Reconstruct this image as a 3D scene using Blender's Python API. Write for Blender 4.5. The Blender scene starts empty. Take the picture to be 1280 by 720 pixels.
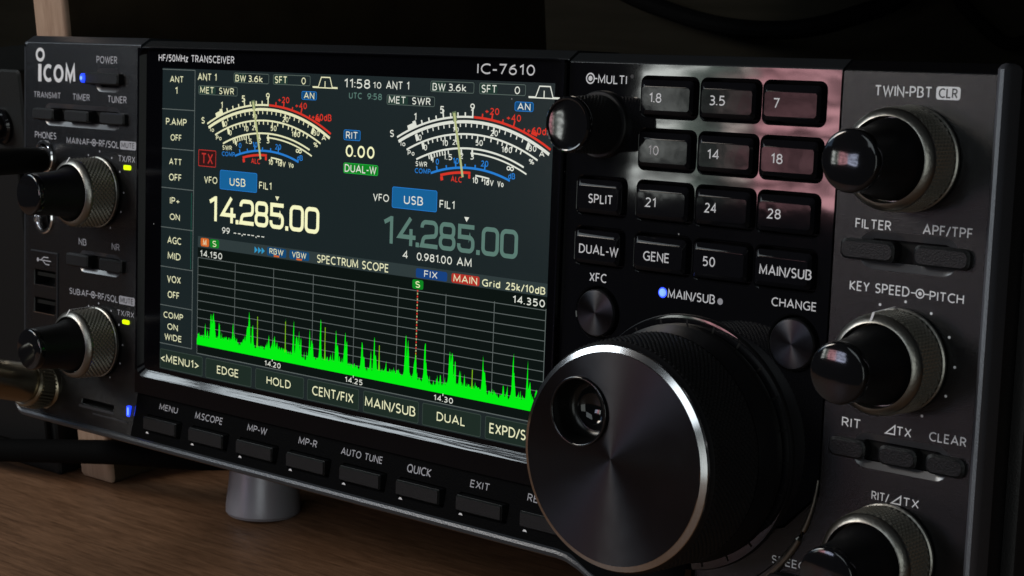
import bpy, math, random
from mathutils import Vector, Matrix
from mathutils.geometry import delaunay_2d_cdt
random.seed(7)
R = math.radians
sc = bpy.context.scene
MM = 0.001
TILT = R(7)                    # the radio leans back on its front feet
DESK = -0.102                  # desk top (m); origin of the panel frame = middle of the front panel

# ------------------------------------------------------------------ camera
ct, st = math.cos(TILT), math.sin(TILT)
def p2w(x, y, z):              # panel frame (mm) -> world (m)
    return Vector((x*MM, (y*ct + z*st)*MM, (-y*st + z*ct)*MM))
cam = bpy.data.cameras.new('camera')
camo = bpy.data.objects.new('camera', cam)
sc.collection.objects.link(camo)
fw = Vector((-0.64501416, 0.73358389, -0.21403603)); rt = Vector((0.75664127, 0.65231723, -0.04445475)); up = Vector((-0.1070081, 0.19062243, 0.97581369))
M = Matrix((rt, up, -fw)).transposed().to_4x4()
M.translation = Vector((0.32122699, -0.31773209, 0.09277155))
camo.matrix_world = M
cam.sensor_width = 36; cam.lens = 60.635; cam.clip_start = 0.01; cam.clip_end = 50
cam.dof.use_dof = True; cam.dof.focus_distance = 0.43; cam.dof.aperture_fstop = 64
sc.camera = camo

# ------------------------------------------------------------------ world, lamps, exposure
w = bpy.data.worlds.new('World'); sc.world = w; w.use_nodes = True
bg = w.node_tree.nodes['Background']; bg.inputs[0].default_value = (0.75, 0.85, 1, 1); bg.inputs[1].default_value = 0.010
sc.view_settings.view_transform = 'Standard'; sc.view_settings.look = 'None'
sc.view_settings.exposure = 0; sc.view_settings.gamma = 1

def area(name, loc, target, sx, sy, power, color):
    l = bpy.data.lights.new(name, 'AREA'); l.shape = 'RECTANGLE'; l.size = sx; l.size_y = sy
    l.energy = power; l.color = color
    o = bpy.data.objects.new(name, l); sc.collection.objects.link(o)
    o.location = loc
    o.rotation_euler = (Vector(target) - Vector(loc)).to_track_quat('-Z', 'Y').to_euler()
    return o
# soft daylight from high on the left
area('soft_window_lamp', (-0.74, -0.56, 0.53), (0, 0, 0), 0.52, 0.36, 3.5, (0.84, 0.94, 1.0))
# dim ceiling light above and in front, and the dim room behind the photographer's right shoulder
area('ceiling_lamp', (0.12, -0.92, 0.45), (0.05, 0, 0), 0.5, 0.34, 0.9, (0.86, 0.96, 1.0))
area('room_lamp', (0.72, -0.95, 0.05), (0.1, 0, 0), 0.5, 0.6, 1.4, (0.93, 1.0, 0.96))
# the bright window that mirrors in the gloss key panel and the knob caps
wl = area('mirrored_window_lamp', (-0.377, -0.862, 0.118), (0.107, 0, 0.042), 0.31, 0.112, 0.95, (1, 1, 1))
l = wl.data; l.use_nodes = True
nt = l.node_tree; em = nt.nodes['Emission']
geo = nt.nodes.new('ShaderNodeNewGeometry'); sep = nt.nodes.new('ShaderNodeSeparateXYZ')
ramp = nt.nodes.new('ShaderNodeValToRGB'); noi = nt.nodes.new('ShaderNodeTexNoise'); noi.inputs['Scale'].default_value = 4.5; noi.inputs['Detail'].default_value = 6; noi.inputs['Distortion'].default_value = 1.2
mp = nt.nodes.new('ShaderNodeMapping'); mp.inputs['Scale'].default_value = (0.8, 2.2, 1)
add = nt.nodes.new('ShaderNodeMath'); add.operation = 'MULTIPLY_ADD'; add.inputs[1].default_value = 0.5
nt.links.new(geo.outputs['Parametric'], sep.inputs[0]); nt.links.new(geo.outputs['Parametric'], mp.inputs[0]); nt.links.new(mp.outputs[0], noi.inputs['Vector'])
wid = nt.nodes.new('ShaderNodeMath'); wid.operation = 'MULTIPLY'; wid.inputs[1].default_value = 1.72
sc2 = nt.nodes.new('ShaderNodeMath'); sc2.operation = 'MULTIPLY'; sc2.inputs[1].default_value = 0.5
nt.links.new(noi.outputs['Fac'], add.inputs[0]); nt.links.new(sep.outputs[0], wid.inputs[0]); nt.links.new(wid.outputs[0], add.inputs[2]); nt.links.new(add.outputs[0], sc2.inputs[0]); nt.links.new(sc2.outputs[0], ramp.inputs[0])
cr = ramp.color_ramp
cr.elements[0].position = 0.07; cr.elements[0].color = (0.25, 0.3, 0.29, 1)
cr.elements[1].position = 1.0; cr.elements[1].color = (0.56, 0.62, 0.82, 1)
for p_, c_ in ((0.11, (0.06, 0.07, 0.07, 1)), (0.15, (0.95, 1.0, 0.96, 1)), (0.23, (0.9, 0.95, 0.9, 1)), (0.25, (0.10, 0.13, 0.11, 1)), (0.31, (0.12, 0.14, 0.13, 1)), (0.34, (0.62, 0.52, 0.48, 1)), (0.365, (0.16, 0.12, 0.12, 1)), (0.39, (0.72, 0.34, 0.38, 1)), (0.62, (0.70, 0.36, 0.40, 1)), (0.68, (0.56, 0.58, 0.78, 1))):
    e = cr.elements.new(p_); e.color = c_
nt.links.new(ramp.outputs[0], em.inputs['Color'])
# broken-up brightness across the window
no2 = nt.nodes.new('ShaderNodeTexNoise'); no2.inputs['Scale'].default_value = 3.2; no2.inputs['Detail'].default_value = 5; no2.inputs['Distortion'].default_value = 1.5
mp2 = nt.nodes.new('ShaderNodeMapping'); mp2.inputs['Scale'].default_value = (1.8, 2.8, 1); mp2.inputs['Location'].default_value = (3.1, 0.4, 0)
mr2 = nt.nodes.new('ShaderNodeMapRange'); mr2.inputs[1].default_value = 0.38; mr2.inputs[2].default_value = 0.60; mr2.inputs[3].default_value = 0.15; mr2.inputs[4].default_value = 1.5
nt.links.new(geo.outputs['Parametric'], mp2.inputs[0]); nt.links.new(mp2.outputs[0], no2.inputs['Vector']); nt.links.new(no2.outputs['Fac'], mr2.inputs[0]); nt.links.new(mr2.outputs[0], em.inputs['Strength'])
area('blue_fill_lamp', (-0.86, -0.72, 0.36), (0, 0, 0.02), 0.5, 0.2, 0.28, (0.42, 0.66, 1.0))  # added blue fill, lays a bluish haze on the upper screen and panels
# low warm fill added to brighten the desk and upright, left of the radio
area('desk_fill_light', (-0.60, -0.72, 0.50), (-0.14, -0.06, DESK), 0.22, 0.22, 2.6, (1.0, 0.86, 0.72))

# ------------------------------------------------------------------ materials
def mat(name, col, rough=0.5, metal=0.0, spec=0.5, emis=None, estr=1.0, aniso=0.0, bump=None, coat=0.0, cloud=None, dust=False, turn=False):
    m = bpy.data.materials.new(name); m.use_nodes = True
    nt = m.node_tree; b = nt.nodes['Principled BSDF']
    b.inputs['Base Color'].default_value = (*col, 1); b.inputs['Roughness'].default_value = rough
    b.inputs['Metallic'].default_value = metal; b.inputs['Specular IOR Level'].default_value = spec
    b.inputs['Coat Weight'].default_value = coat; b.inputs['Coat Roughness'].default_value = 0.05
    if emis:
        b.inputs['Emission Color'].default_value = (*emis, 1); b.inputs['Emission Strength'].default_value = estr
    tc = None
    if bump or cloud or dust:
        tc = nt.nodes.new('ShaderNodeTexCoord')
    if bump:
        sc_, st_, stretch = bump
        mp = nt.nodes.new('ShaderNodeMapping'); mp.inputs['Scale'].default_value = stretch
        n = nt.nodes.new('ShaderNodeTexNoise'); n.inputs['Scale'].default_value = sc_; n.inputs['Detail'].default_value = 3
        bp = nt.nodes.new('ShaderNodeBump'); bp.inputs['Strength'].default_value = st_; bp.inputs['Distance'].default_value = 0.0003
        nt.links.new(tc.outputs['Object'], mp.inputs[0]); nt.links.new(mp.outputs[0], n.inputs['Vector'])
        nt.links.new(n.outputs['Fac'], bp.inputs['Height']); nt.links.new(bp.outputs[0], b.inputs['Normal'])
    if cloud:                                  # handled-surface unevenness of the gloss
        s_, lo, hi = cloud
        n2 = nt.nodes.new('ShaderNodeTexNoise'); n2.inputs['Scale'].default_value = s_; n2.inputs['Detail'].default_value = 5
        mr = nt.nodes.new('ShaderNodeMapRange'); mr.inputs[3].default_value = lo; mr.inputs[4].default_value = hi
        nt.links.new(tc.outputs['Object'], n2.inputs['Vector']); nt.links.new(n2.outputs['Fac'], mr.inputs[0]); nt.links.new(mr.outputs[0], b.inputs['Roughness'])
    if dust:                                   # a few pale dust specks lying on the surface
        vo = nt.nodes.new('ShaderNodeTexVoronoi'); vo.inputs['Scale'].default_value = 110
        wn = nt.nodes.new('ShaderNodeMath'); wn.operation = 'LESS_THAN'; wn.inputs[1].default_value = 0.022
        mx = nt.nodes.new('ShaderNodeMix'); mx.data_type = 'RGBA'; mx.inputs[6].default_value = (*col, 1); mx.inputs[7].default_value = (0.30, 0.30, 0.30, 1)
        nt.links.new(tc.outputs['Object'], vo.inputs['Vector']); nt.links.new(vo.outputs['Distance'], wn.inputs[0]); nt.links.new(wn.outputs[0], mx.inputs[0]); nt.links.new(mx.outputs[2], b.inputs['Base Color'])
    if turn:                                   # fine lathe marks
        tc2 = nt.nodes.new('ShaderNodeTexCoord'); wv = nt.nodes.new('ShaderNodeTexWave'); wv.wave_type = 'RINGS'; wv.rings_direction = 'Y'
        wv.inputs['Scale'].default_value = 900; wv.inputs['Distortion'].default_value = 2.0; wv.inputs['Detail'].default_value = 3
        n3 = nt.nodes.new('ShaderNodeTexNoise'); n3.inputs['Scale'].default_value = 180; n3.inputs['Detail'].default_value = 4
        mr3 = nt.nodes.new('ShaderNodeMapRange'); mr3.inputs[3].default_value = rough*0.75; mr3.inputs[4].default_value = rough*1.3
        b3 = nt.nodes.new('ShaderNodeBump'); b3.inputs['Strength'].default_value = 0.12; b3.inputs['Distance'].default_value = 0.00003
        for a_, c_ in ((tc2.outputs['Object'], wv.inputs['Vector']), (tc2.outputs['Object'], n3.inputs['Vector']), (n3.outputs['Fac'], mr3.inputs[0]), (mr3.outputs[0], b.inputs['Roughness']), (wv.outputs['Fac'], b3.inputs['Height']), (b3.outputs[0], b.inputs['Normal'])): nt.links.new(a_, c_)
    if aniso:
        b.inputs['Anisotropic'].default_value = aniso; b.inputs['Anisotropic Rotation'].default_value = 0.25
        t = nt.nodes.new('ShaderNodeTangent'); t.direction_type = 'RADIAL'; t.axis = 'Y'
        nt.links.new(t.outputs[0], b.inputs['Tangent'])
    return m

one = (1, 1, 1)
MATTE = mat('matte_paint', (0.0032, 0.0033, 0.0040), 0.25, 0, 0.52, bump=(5200, 0.3, one))
STRIP = mat('strip_black', (0.0018, 0.0019, 0.0022), 0.5, 0, 0.02, bump=(2600, 0.3, (1, 1, 1)))
EDGE = mat('edge_black', (0.016, 0.018, 0.020), 0.26, 0.0, 0.8, bump=(2600, 0.15, (1, 1, 1)))
RECESS = mat('recess_satin', (0.05, 0.05, 0.056), 0.24, 0.1, 0.9)
CHEEK = mat('cheek_satin', (0.16, 0.165, 0.19), 0.3, 0.6, 0.5, bump=(2600, 0.2, (1, 1, 1)))
TRIM = mat('satin_trim', (0.045, 0.05, 0.058), 0.3, 0.3, 0.5, bump=(2600, 0.2, one))
GLOSS = mat('gloss_black', (0.004, 0.004, 0.005), 0.07, 0, 0.6, bump=(45, 0.10, one), cloud=(120, 0.015, 0.06), dust=True)
BEZEL = mat('bezel_black', (0.002, 0.002, 0.003), 0.12, 0, 0.1, dust=True)
BEVEL = mat('bezel_bevel', (0.006, 0.006, 0.009), 0.15, 0.0, 0.9, bump=(260, 0.5, (0.10, 1, 3)))
WELL = mat('well_black', (0.003, 0.003, 0.003), 0.6, 0, 0.2)
KEY = mat('key_gloss', (0.006, 0.006, 0.0075), 0.1, 0, 0.12, bump=(90, 0.14, one), cloud=(150, 0.02, 0.08))
KEYM = mat('key_matte', (0.008, 0.0088, 0.010), 0.4, 0, 0.28, bump=(2600, 0.3, one))
SILK = mat('silkscreen', (0.85, 0.85, 0.88), 0.6)
SILKD = mat('silkscreen_dim', (0.42, 0.42, 0.46), 0.6)  # same print, darkened to stand for weaker light on the left and lower panels
LOGO = mat('logo_white', (0.80, 0.80, 0.82), 0.4)
DKTXT = mat('dark_print', (0.02, 0.02, 0.022), 0.6)
CHROME = mat('chrome', (0.85, 0.85, 0.87), 0.15, 1.0)
GUN = mat('gunmetal', (0.27, 0.262, 0.24), 0.34, 1.0, bump=(1500, 0.2, one))
KNURL = mat('knurled_metal', (0.30, 0.29, 0.25), 0.34, 0.7)
RUBBER = mat('grip_rubber', (0.007, 0.007, 0.008), 0.62, 0, 0.3)
CAP = mat('knob_gloss', (0.006, 0.006, 0.007), 0.06, 0, 0.5, bump=(60, 0.05, one))
DIMP = mat('dimple_black', (0.006, 0.006, 0.006), 0.25, 0, 0.35)
SHAFT = mat('knob_satin', (0.006, 0.006, 0.007), 0.45, 0, 0.3)
SPUN = mat('spun_metal', (0.032, 0.033, 0.037), 0.32, 1.0, aniso=0.9, turn=True)
CASE = mat('case_metal', (0.02, 0.02, 0.022), 0.5, 0.2, 0.4, bump=(1800, 0.3, one))
BOXM = mat('box_paint', (0.006, 0.007, 0.007), 0.5, 0, 0.25, bump=(3000, 0.3, one))
FOOTM = mat('foot_grey', (0.34, 0.34, 0.38), 0.33, 0.3, 0.5)
BLUE = mat('led_blue', (0.05, 0.1, 0.5), 0.3, emis=(0.01, 0.05, 1.0), estr=1.4)
BLUEC = mat('led_blue_core', (0.2, 0.4, 0.8), 0.3, emis=(0.13, 0.25, 1.0), estr=1.5)
LIME = mat('led_lime', (0.4, 0.5, 0.0), 0.3, emis=(0.62, 0.86, 0.0), estr=1.1)
PLUGM = mat('plug_plastic', (0.006, 0.006, 0.005), 0.6, 0, 0.12)
BRASS = mat('connector_metal', (0.30, 0.26, 0.19), 0.28, 1.0)
CABLEM = mat('cable_rubber', (0.002, 0.002, 0.002), 0.8, 0, 0.04)

def em_(name, col, s=1.0):
    m = mat(name, (0.002, 0.002, 0.002), 0.5, 0, 0.0, emis=col, estr=s); return m
LCD = mat('lcd_glass', (0.002, 0.002, 0.002), 0.22, 0, 0.25, dust=True, emis=(0.0078, 0.0150, 0.0165), estr=1)
CREAM = em_('pixel_cream', (0.78, 0.78, 0.50)); WHITE = em_('pixel_white', (0.72, 0.74, 0.66)); BRIGHT = em_('pixel_bright', (0.92, 0.92, 0.55))
RED = em_('pixel_red', (0.66, 0.035, 0.02)); REDT = em_('pixel_red_dim', (0.45, 0.03, 0.025)); PBLUE = em_('pixel_blue', (0.02, 0.20, 0.62)); BTN = em_('pixel_button_blue', (0.008, 0.115, 0.30))
TAGB = em_('pixel_tag_blue', (0.006, 0.062, 0.17)); GRN = em_('pixel_green', (0.004, 0.22, 0.015)); SPEC = em_('pixel_spectrum', (0.0, 0.86, 0.006)); YEL = em_('pixel_yellow', (0.20, 0.46, 0.01))
DIM = em_('pixel_dim_teal', (0.10, 0.19, 0.16)); FRM = em_('pixel_frame', (0.085, 0.115, 0.10)); LINE = em_('pixel_line', (0.10, 0.12, 0.115)); BAR = em_('pixel_bar', (0.028, 0.042, 0.043)); BARG = em_('pixel_label_green', (0.016, 0.04, 0.03))
KFILL = em_('pixel_key', (0.0125, 0.0235, 0.0175)); KEDGE = em_('pixel_key_edge', (0.035, 0.052, 0.043)); ORNG = em_('pixel_orange', (0.62, 0.13, 0.02)); CYAN = em_('pixel_cyan', (0.03, 0.30, 0.55)); NEED = em_('pixel_needle', (0.44, 0.48, 0.22)); NEEDD = em_('pixel_needle_dim', (0.12, 0.17, 0.09)); REDB = em_('pixel_red_tag', (0.42, 0.03, 0.02)); BLK = em_('pixel_black', (0.003, 0.006, 0.005))

# ------------------------------------------------------------------ mesh collector (mm, panel frame)
class MB:
    def __init__(s): s.v = []; s.f = []; s.m = []; s.mats = []; s.fl = []
    def mi(s, m):
        if m not in s.mats: s.mats.append(m)
        return s.mats.index(m)
    def add(s, vs, fs, m, flat=False):
        s.fl += [not flat]*len(fs)
        o = len(s.v); s.v += [tuple(v) for v in vs]; k = s.mi(m)
        for f in fs: s.f.append(tuple(i + o for i in f)); s.m.append(k)
    def merge(s, b):
        o = len(s.v); s.v += b.v; s.fl += b.fl
        for f, k in zip(b.f, b.m): s.f.append(tuple(i + o for i in f)); s.m.append(s.mi(b.mats[k]))
    def build(s, name, parent=None, origin=None, smooth=30, world=False):
        if origin is None:
            lo = [min(v[i] for v in s.v) for i in range(3)]; hi = [max(v[i] for v in s.v) for i in range(3)]
            origin = [(a + b)/2 for a, b in zip(lo, hi)]
        me = bpy.data.meshes.new(name)
        me.from_pydata([tuple((v[i] - origin[i])*MM for i in range(3)) for v in s.v], [], s.f)
        for m in s.mats: me.materials.append(m)
        me.polygons.foreach_set('material_index', s.m)
        if smooth:
            me.polygons.foreach_set('use_smooth', s.fl); me.set_sharp_from_angle(angle=R(smooth))
        me.update()
        o = bpy.data.objects.new(name, me); sc.collection.objects.link(o)
        o['_o'] = [float(c) for c in origin]
        po = list(parent['_o']) if parent is not None else [0, 0, 0]
        o.location = [(a - b)*MM for a, b in zip(origin, po)]
        if parent is not None: o.parent = parent
        return o

def rrect(cx, cz, w, h, r, n=5, o=0.0):
    w += 2*o; h += 2*o; r = max(min(r + o, w/2 - 1e-3, h/2 - 1e-3), 0.02); pts = []
    for k, (sx, sz) in enumerate(((1, 1), (-1, 1), (-1, -1), (1, -1))):
        for i in range(n + 1):
            a = math.pi/2*(k + i/n)
            pts.append((cx + sx*(w/2 - r) + r*math.cos(a), cz + sz*(h/2 - r) + r*math.sin(a)))
    return pts
def circle(cx, cz, r, n=48, o=0.0):
    return [(cx + (r+o)*math.cos(2*math.pi*i/n), cz + (r+o)*math.sin(2*math.pi*i/n)) for i in range(n)]
def loft(mb, loops, ys, m, cap=True, back=False):
    n = len(loops[0]); vs = []
    for lp, y in zip(loops, ys): vs += [(x, y, z) for x, z in lp]
    fs = []
    for k in range(len(loops) - 1):
        for i in range(n):
            j = (i + 1) % n; fs.append((k*n + i, k*n + j, (k+1)*n + j, (k+1)*n + i))
    if cap: fs.append(tuple((len(loops)-1)*n + i for i in range(n)))
    if back: fs.append(tuple(reversed(range(n))))
    mb.add(vs, fs, m)
def lathe(mb, cx, cz, prof, m, n=72, cap=True, y=lambda x, z: 0):
    loft(mb, [circle(cx, cz, max(r, 0.01), n) for r, _ in prof], [Y for _, Y in prof], m, cap)
def box(mb, x0, x1, y0, y1, z0, z1, m):
    mb.add([(x0, y0, z0), (x1, y0, z0), (x1, y1, z0), (x0, y1, z0), (x0, y0, z1), (x1, y0, z1), (x1, y1, z1), (x0, y1, z1)],
           [(0, 1, 5, 4), (1, 2, 6, 5), (2, 3, 7, 6), (3, 0, 4, 7), (4, 5, 6, 7), (3, 2, 1, 0)], m)
def tube(mb, pts, r, m, n=14, caps=True):
    pts = [Vector(p) for p in pts]; rs = r if isinstance(r, (list, tuple)) else [r]*len(pts); vs = []; fs = []
    ref = Vector((0, 0, 1))
    for i, p in enumerate(pts):
        d = (pts[min(i+1, len(pts)-1)] - pts[max(i-1, 0)]).normalized()
        a = d.cross(ref if abs(d.z) < 0.9 else Vector((1, 0, 0))).normalized(); b = a.cross(d)
        for k in range(n):
            t = 2*math.pi*k/n; vs.append(p + a*rs[i]*math.cos(t) + b*rs[i]*math.sin(t))
    for i in range(len(pts)-1):
        for k in range(n): fs.append((i*n+k, i*n+(k+1) % n, (i+1)*n+(k+1) % n, (i+1)*n+k))
    if caps: fs += [tuple(range(n))[::-1], tuple((len(pts)-1)*n+k for k in range(n))]
    mb.add(vs, fs, m)

def plate(mb, outer, holes, m, Y=lambda x, z: 0.0, wallm=None, crease=None):
    """front sheet with real openings: holes = [(fn(offset) -> outline, chamfer, depth, chamfer_depth)]"""
    vs = [Vector(p) for p in outer]; es = [(i, (i+1) % len(outer)) for i in range(len(outer))]
    if crease: es.append((outer.index(crease[0]), outer.index(crease[1])))
    hl = []
    for fn, ch, dep, cd, *_ in holes:
        lp = fn(ch); o = len(vs); vs += [Vector(p) for p in lp]; es += [(o+i, o+(i+1) % len(lp)) for i in range(len(lp))]; hl.append(lp)
    ov, oe, of, *_ = delaunay_2d_cdt(vs, es, [], 0, 1e-5)
    def inside(p, poly):
        c = False; n = len(poly); x, y = p
        for i in range(n):
            x1, y1 = poly[i]; x2, y2 = poly[i-1]
            if (y1 > y) != (y2 > y) and x < (x2-x1)*(y-y1)/(y2-y1) + x1: c = not c
        return c
    fs = []
    for f in of:
        c = sum((ov[i] for i in f), Vector((0, 0)))/len(f)
        if not inside(c, outer) or any(inside(c, h) for h in hl): continue
        a, b, d = ov[f[0]], ov[f[1]], ov[f[2]]
        if (b-a).cross(d-a) < 0: f = f[::-1]
        fs.append(tuple(f))
    mb.add([(p.x, Y(p.x, p.y), p.y) for p in ov], fs, m)
    for fn, ch, dep, cd, *hm in holes:
        a, b = fn(ch), fn(0); n = len(a)
        v = [(x, Y(x, z), z) for x, z in a] + [(x, Y(x, z) + cd, z) for x, z in b] + [(x, Y(x, z) + dep, z) for x, z in b]
        f1 = [(i, (i+1) % n, n + (i+1) % n, n + i) for i in range(n)]
        f2 = [(n + i, n + (i+1) % n, 2*n + (i+1) % n, 2*n + i) for i in range(n)] + [tuple(2*n + i for i in range(n))]
        mb.add(v, f1, hm[0] if hm else m); mb.add(v, f2, wallm or WELL)
def RR(cx, cz, w, h, r): return lambda o: rrect(cx, cz, w, h, r, o=o)
def CI(cx, cz, r): return lambda o: circle(cx, cz, r, 48, o)

# ------------------------------------------------------------------ lettering
def _arc(cx, cy, rx, ry, a0, a1, n=10): return [(cx + rx*math.cos(R(a0 + (a1-a0)*i/n)), cy + ry*math.sin(R(a0 + (a1-a0)*i/n))) for i in range(n+1)]
# single-line letter shapes: (width, [polylines]); cap height 1
GL = {
 'A': (.74, [[(0, 0), (.37, 1), (.74, 0)], [(.13, .32), (.61, .32)]]),
 'B': (.56, [[(0, .52), (0, 1), (.28, 1)] + _arc(.28, .76, .23, .24, 90, -90)[1:], [(0, .52), (0, 0), (.28, 0)] + _arc(.28, .26, .28, .26, -90, 90)[1:]]),
 'C': (.66, [_arc(.42, .5, .42, .5, 52, 308, 16)]), 'D': (.66, [[(0, 0), (0, 1), (.22, 1)] + _arc(.22, .5, .44, .5, 90, -90, 14)[1:] + [(0, 0)]]),
 'E': (.46, [[(.46, 1), (0, 1), (0, 0), (.46, 0)], [(0, .52), (.42, .52)]]), 'F': (.44, [[(.44, 1), (0, 1), (0, 0)], [(0, .5), (.40, .5)]]),
 'G': (.70, [_arc(.42, .5, .42, .5, 52, 285, 16) + [(.70, .08), (.70, .48), (.46, .48)]]), 'H': (.62, [[(0, 0), (0, 1)], [(.62, 0), (.62, 1)], [(0, .52), (.62, .52)]]),
 'I': (0.001, [[(0, 0), (0, 1)]]), 'K': (.54, [[(0, 0), (0, 1)], [(.52, 1), (.03, .5), (.54, 0)]]), 'L': (.44, [[(0, 1), (0, 0), (.44, 0)]]),
 'M': (.80, [[(0, 0), (.04, 1), (.40, .14), (.76, 1), (.80, 0)]]), 'N': (.62, [[(0, 0), (0, 1), (.62, 0), (.62, 1)]]), 'O': (.80, [_arc(.40, .5, .40, .5, 90, 450, 24)]),
 'P': (.52, [[(0, 0), (0, 1), (.25, 1)] + _arc(.25, .73, .27, .27, 90, -90)[1:] + [(0, .46)]]), 'Q': (.80, [_arc(.40, .5, .40, .5, 90, 450, 24), [(.48, .2), (.74, -.06)]]),
 'R': (.54, [[(0, 0), (0, 1), (.25, 1)] + _arc(.25, .74, .26, .26, 90, -90)[1:] + [(0, .48)], [(.26, .48), (.54, 0)]]),
 'S': (.50, [_arc(.25, .755, .23, .245, 35, 180, 8) + _arc(.25, .755, .23, .245, 180, 262, 4)[1:] + _arc(.24, .255, .25, .255, 75, -145, 12)]),
 'T': (.58, [[(0, 1), (.58, 1)], [(.29, 1), (.29, 0)]]), 'U': (.60, [[(0, 1), (0, .29)] + _arc(.3, .29, .3, .29, 180, 360)[1:] + [(.6, 1)]]), 'V': (.64, [[(0, 1), (.32, 0), (.64, 1)]]),
 'W': (.98, [[(0, 1), (.25, 0), (.49, .95), (.73, 0), (.98, 1)]]), 'X': (.58, [[(0, 1), (.58, 0)], [(.58, 1), (0, 0)]]), 'Y': (.58, [[(0, 1), (.29, .48), (.58, 1)], [(.29, .48), (.29, 0)]]), 'Z': (.52, [[(0, 1), (.52, 1), (0, 0), (.52, 0)]]),
 '0': (.52, [_arc(.26, .5, .26, .5, 90, 450, 20)]), '1': (.26, [[(0, .80), (.22, 1), (.22, 0)]]), '2': (.48, [_arc(.24, .74, .23, .26, 155, -25, 10) + [(0, 0), (.49, 0)]]),
 '3': (.48, [_arc(.21, .76, .23, .24, 130, -80, 10) + [(.14, .53)], [(.14, .53)] + _arc(.20, .265, .27, .265, 85, -130, 10)]), '4': (.54, [[(.40, 0), (.40, 1), (0, .28), (.54, .28)]]),
 '5': (.47, [[(.44, 1), (.07, 1), (.04, .56)] + _arc(.19, .31, .28, .31, 100, -130, 10)]), '6': (.50, [[(.42, .97)] + _arc(.50, .32, .50, .66, 115, 175, 6) + _arc(.25, .31, .25, .31, 180, 540, 18)]),
 '7': (.48, [[(0, 1), (.48, 1), (.16, 0)]]), '8': (.50, [_arc(.25, .765, .21, .235, 90, 450, 16), _arc(.25, .27, .25, .27, 90, 450, 16)]), '9': (.50, [[(.08, .03)] + _arc(0, .68, .50, .66, -65, -5, 6) + _arc(.25, .69, .25, .31, 0, 360, 18)]),
 'z': (.38, [[(0, .68), (.38, .68), (0, 0), (.38, 0)]]), 'k': (.42, [[(0, 0), (0, 1)], [(.38, .68), (.03, .34), (.42, 0)]]), 'r': (.26, [[(0, 0), (0, .68)], _arc(.2, .42, .2, .26, 170, 70, 5)]),
 'i': (0.001, [[(0, 0), (0, .68)], [(0, .88), (0, 1)]]), 'd': (.46, [[(.46, 1), (.46, 0)], _arc(.23, .34, .23, .34, 0, 360, 16)]), 'o': (.48, [_arc(.24, .34, .24, .34, 90, 450, 16)]),
 '.': (0.05, [[(0, -.02), (0, .09)]]), ':': (0.02, [[(0, .06), (0, .15)], [(0, .58), (0, .67)]]), '/': (.36, [[(0, -.06), (.36, 1.04)]]), '-': (.30, [[(0, .40), (.30, .40)]]), '+': (.5, [[(0, .42), (.5, .42)], [(.25, .16), (.25, .68)]]),
 '%': (.7, [_arc(.15, .78, .15, .2, 90, 450, 12), _arc(.55, .2, .15, .2, 90, 450, 12), [(.55, 1), (.15, 0)]]), '<': (.45, [[(.45, .75), (0, .4), (.45, .05)]]), '>': (.45, [[(0, .75), (.45, .4), (0, .05)]]), ' ': (.22, [])}
def text(mb, s, x0, x1, z0, z1, m, Y=lambda x, z: 0.0, lift=0.06, bold=0.012):
    """s as strokes filling the box x0..x1, z0(bottom)..z1(top), in mm on the surface Y"""
    h = z1 - z0; wd = h*(0.125 + bold*1.1); sp = 0.24 + bold*2
    adv = 0; items = []
    for k, ch in enumerate(s):
        w_, st_ = GL[ch]; items.append((adv, st_)); adv += w_ + sp*(0.75 if ch in './:-' or (k+1 < len(s) and s[k+1] in './:-') else 1)
    tmp = MB(); tot = adv - sp; ax = (x1 - x0 - wd)/max(tot, 0.05) if len(s) > 1 or tot > 0.1 else 1; az = h - wd; n = 0
    for (off, sts), ch in zip(items, s):
        for p in sts:
            n += 1; q = [(x0 + wd/2 + (off + a)*ax, z0 + wd/2 + c*az) for a, c in p]
            cl = len(q) > 3 and math.hypot(q[0][0]-q[-1][0], q[0][1]-q[-1][1]) < 1e-4
            if cl: q = q[:-1]
            stroke(tmp, q, wd*(1.35 if ch in '.:' else 1), m, -lift - 0.004*(n % 3), cl)
    tmp.v = [(x, y + Y(x, z), z) for x, y, z in tmp.v]; mb.merge(tmp)
def flat(mb, loop, m, y): mb.add([(x, y, z) for x, z in loop], [tuple(range(len(loop)))], m)
def ringflat(mb, a, b, m, y):
    n = len(a); mb.add([(x, y, z) for x, z in a] + [(x, y, z) for x, z in b], [(i, (i+1) % n, n+(i+1) % n, n+i) for i in range(n)], m)
def stroke(mb, pts, wd, m, y, closed=False, cap=True):
    """thick polyline with mitred joins"""
    P = [Vector(p) for p in pts]; n = len(P); L = []; Rr = []
    for i in range(n):
        a = P[i-1] if (i > 0 or closed) else None; b = P[(i+1) % n] if (i < n-1 or closed) else None
        d1 = (P[i]-a).normalized() if a is not None else (b-P[i]).normalized(); d2 = (b-P[i]).normalized() if b is not None else d1
        t = (d1+d2).normalized(); nn = Vector((-t.y, t.x)); k = wd/2/max(0.4, abs(t.dot(d1)))
        L.append(P[i]+nn*k); Rr.append(P[i]-nn*k)
    v = [(p.x, y, p.y) for p in L] + [(p.x, y, p.y) for p in Rr]
    mb.add(v, [(i, n+i, n+(i+1) % n, (i+1) % n) for i in range(n if closed else n-1)], m)

# ------------------------------------------------------------------ top-level tags
def tag(o, label, cat, group=None, kind=None):
    if label: o['label'] = label
    if cat: o['category'] = cat
    if group: o['group'] = group
    if kind: o['kind'] = kind
    return o

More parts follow.
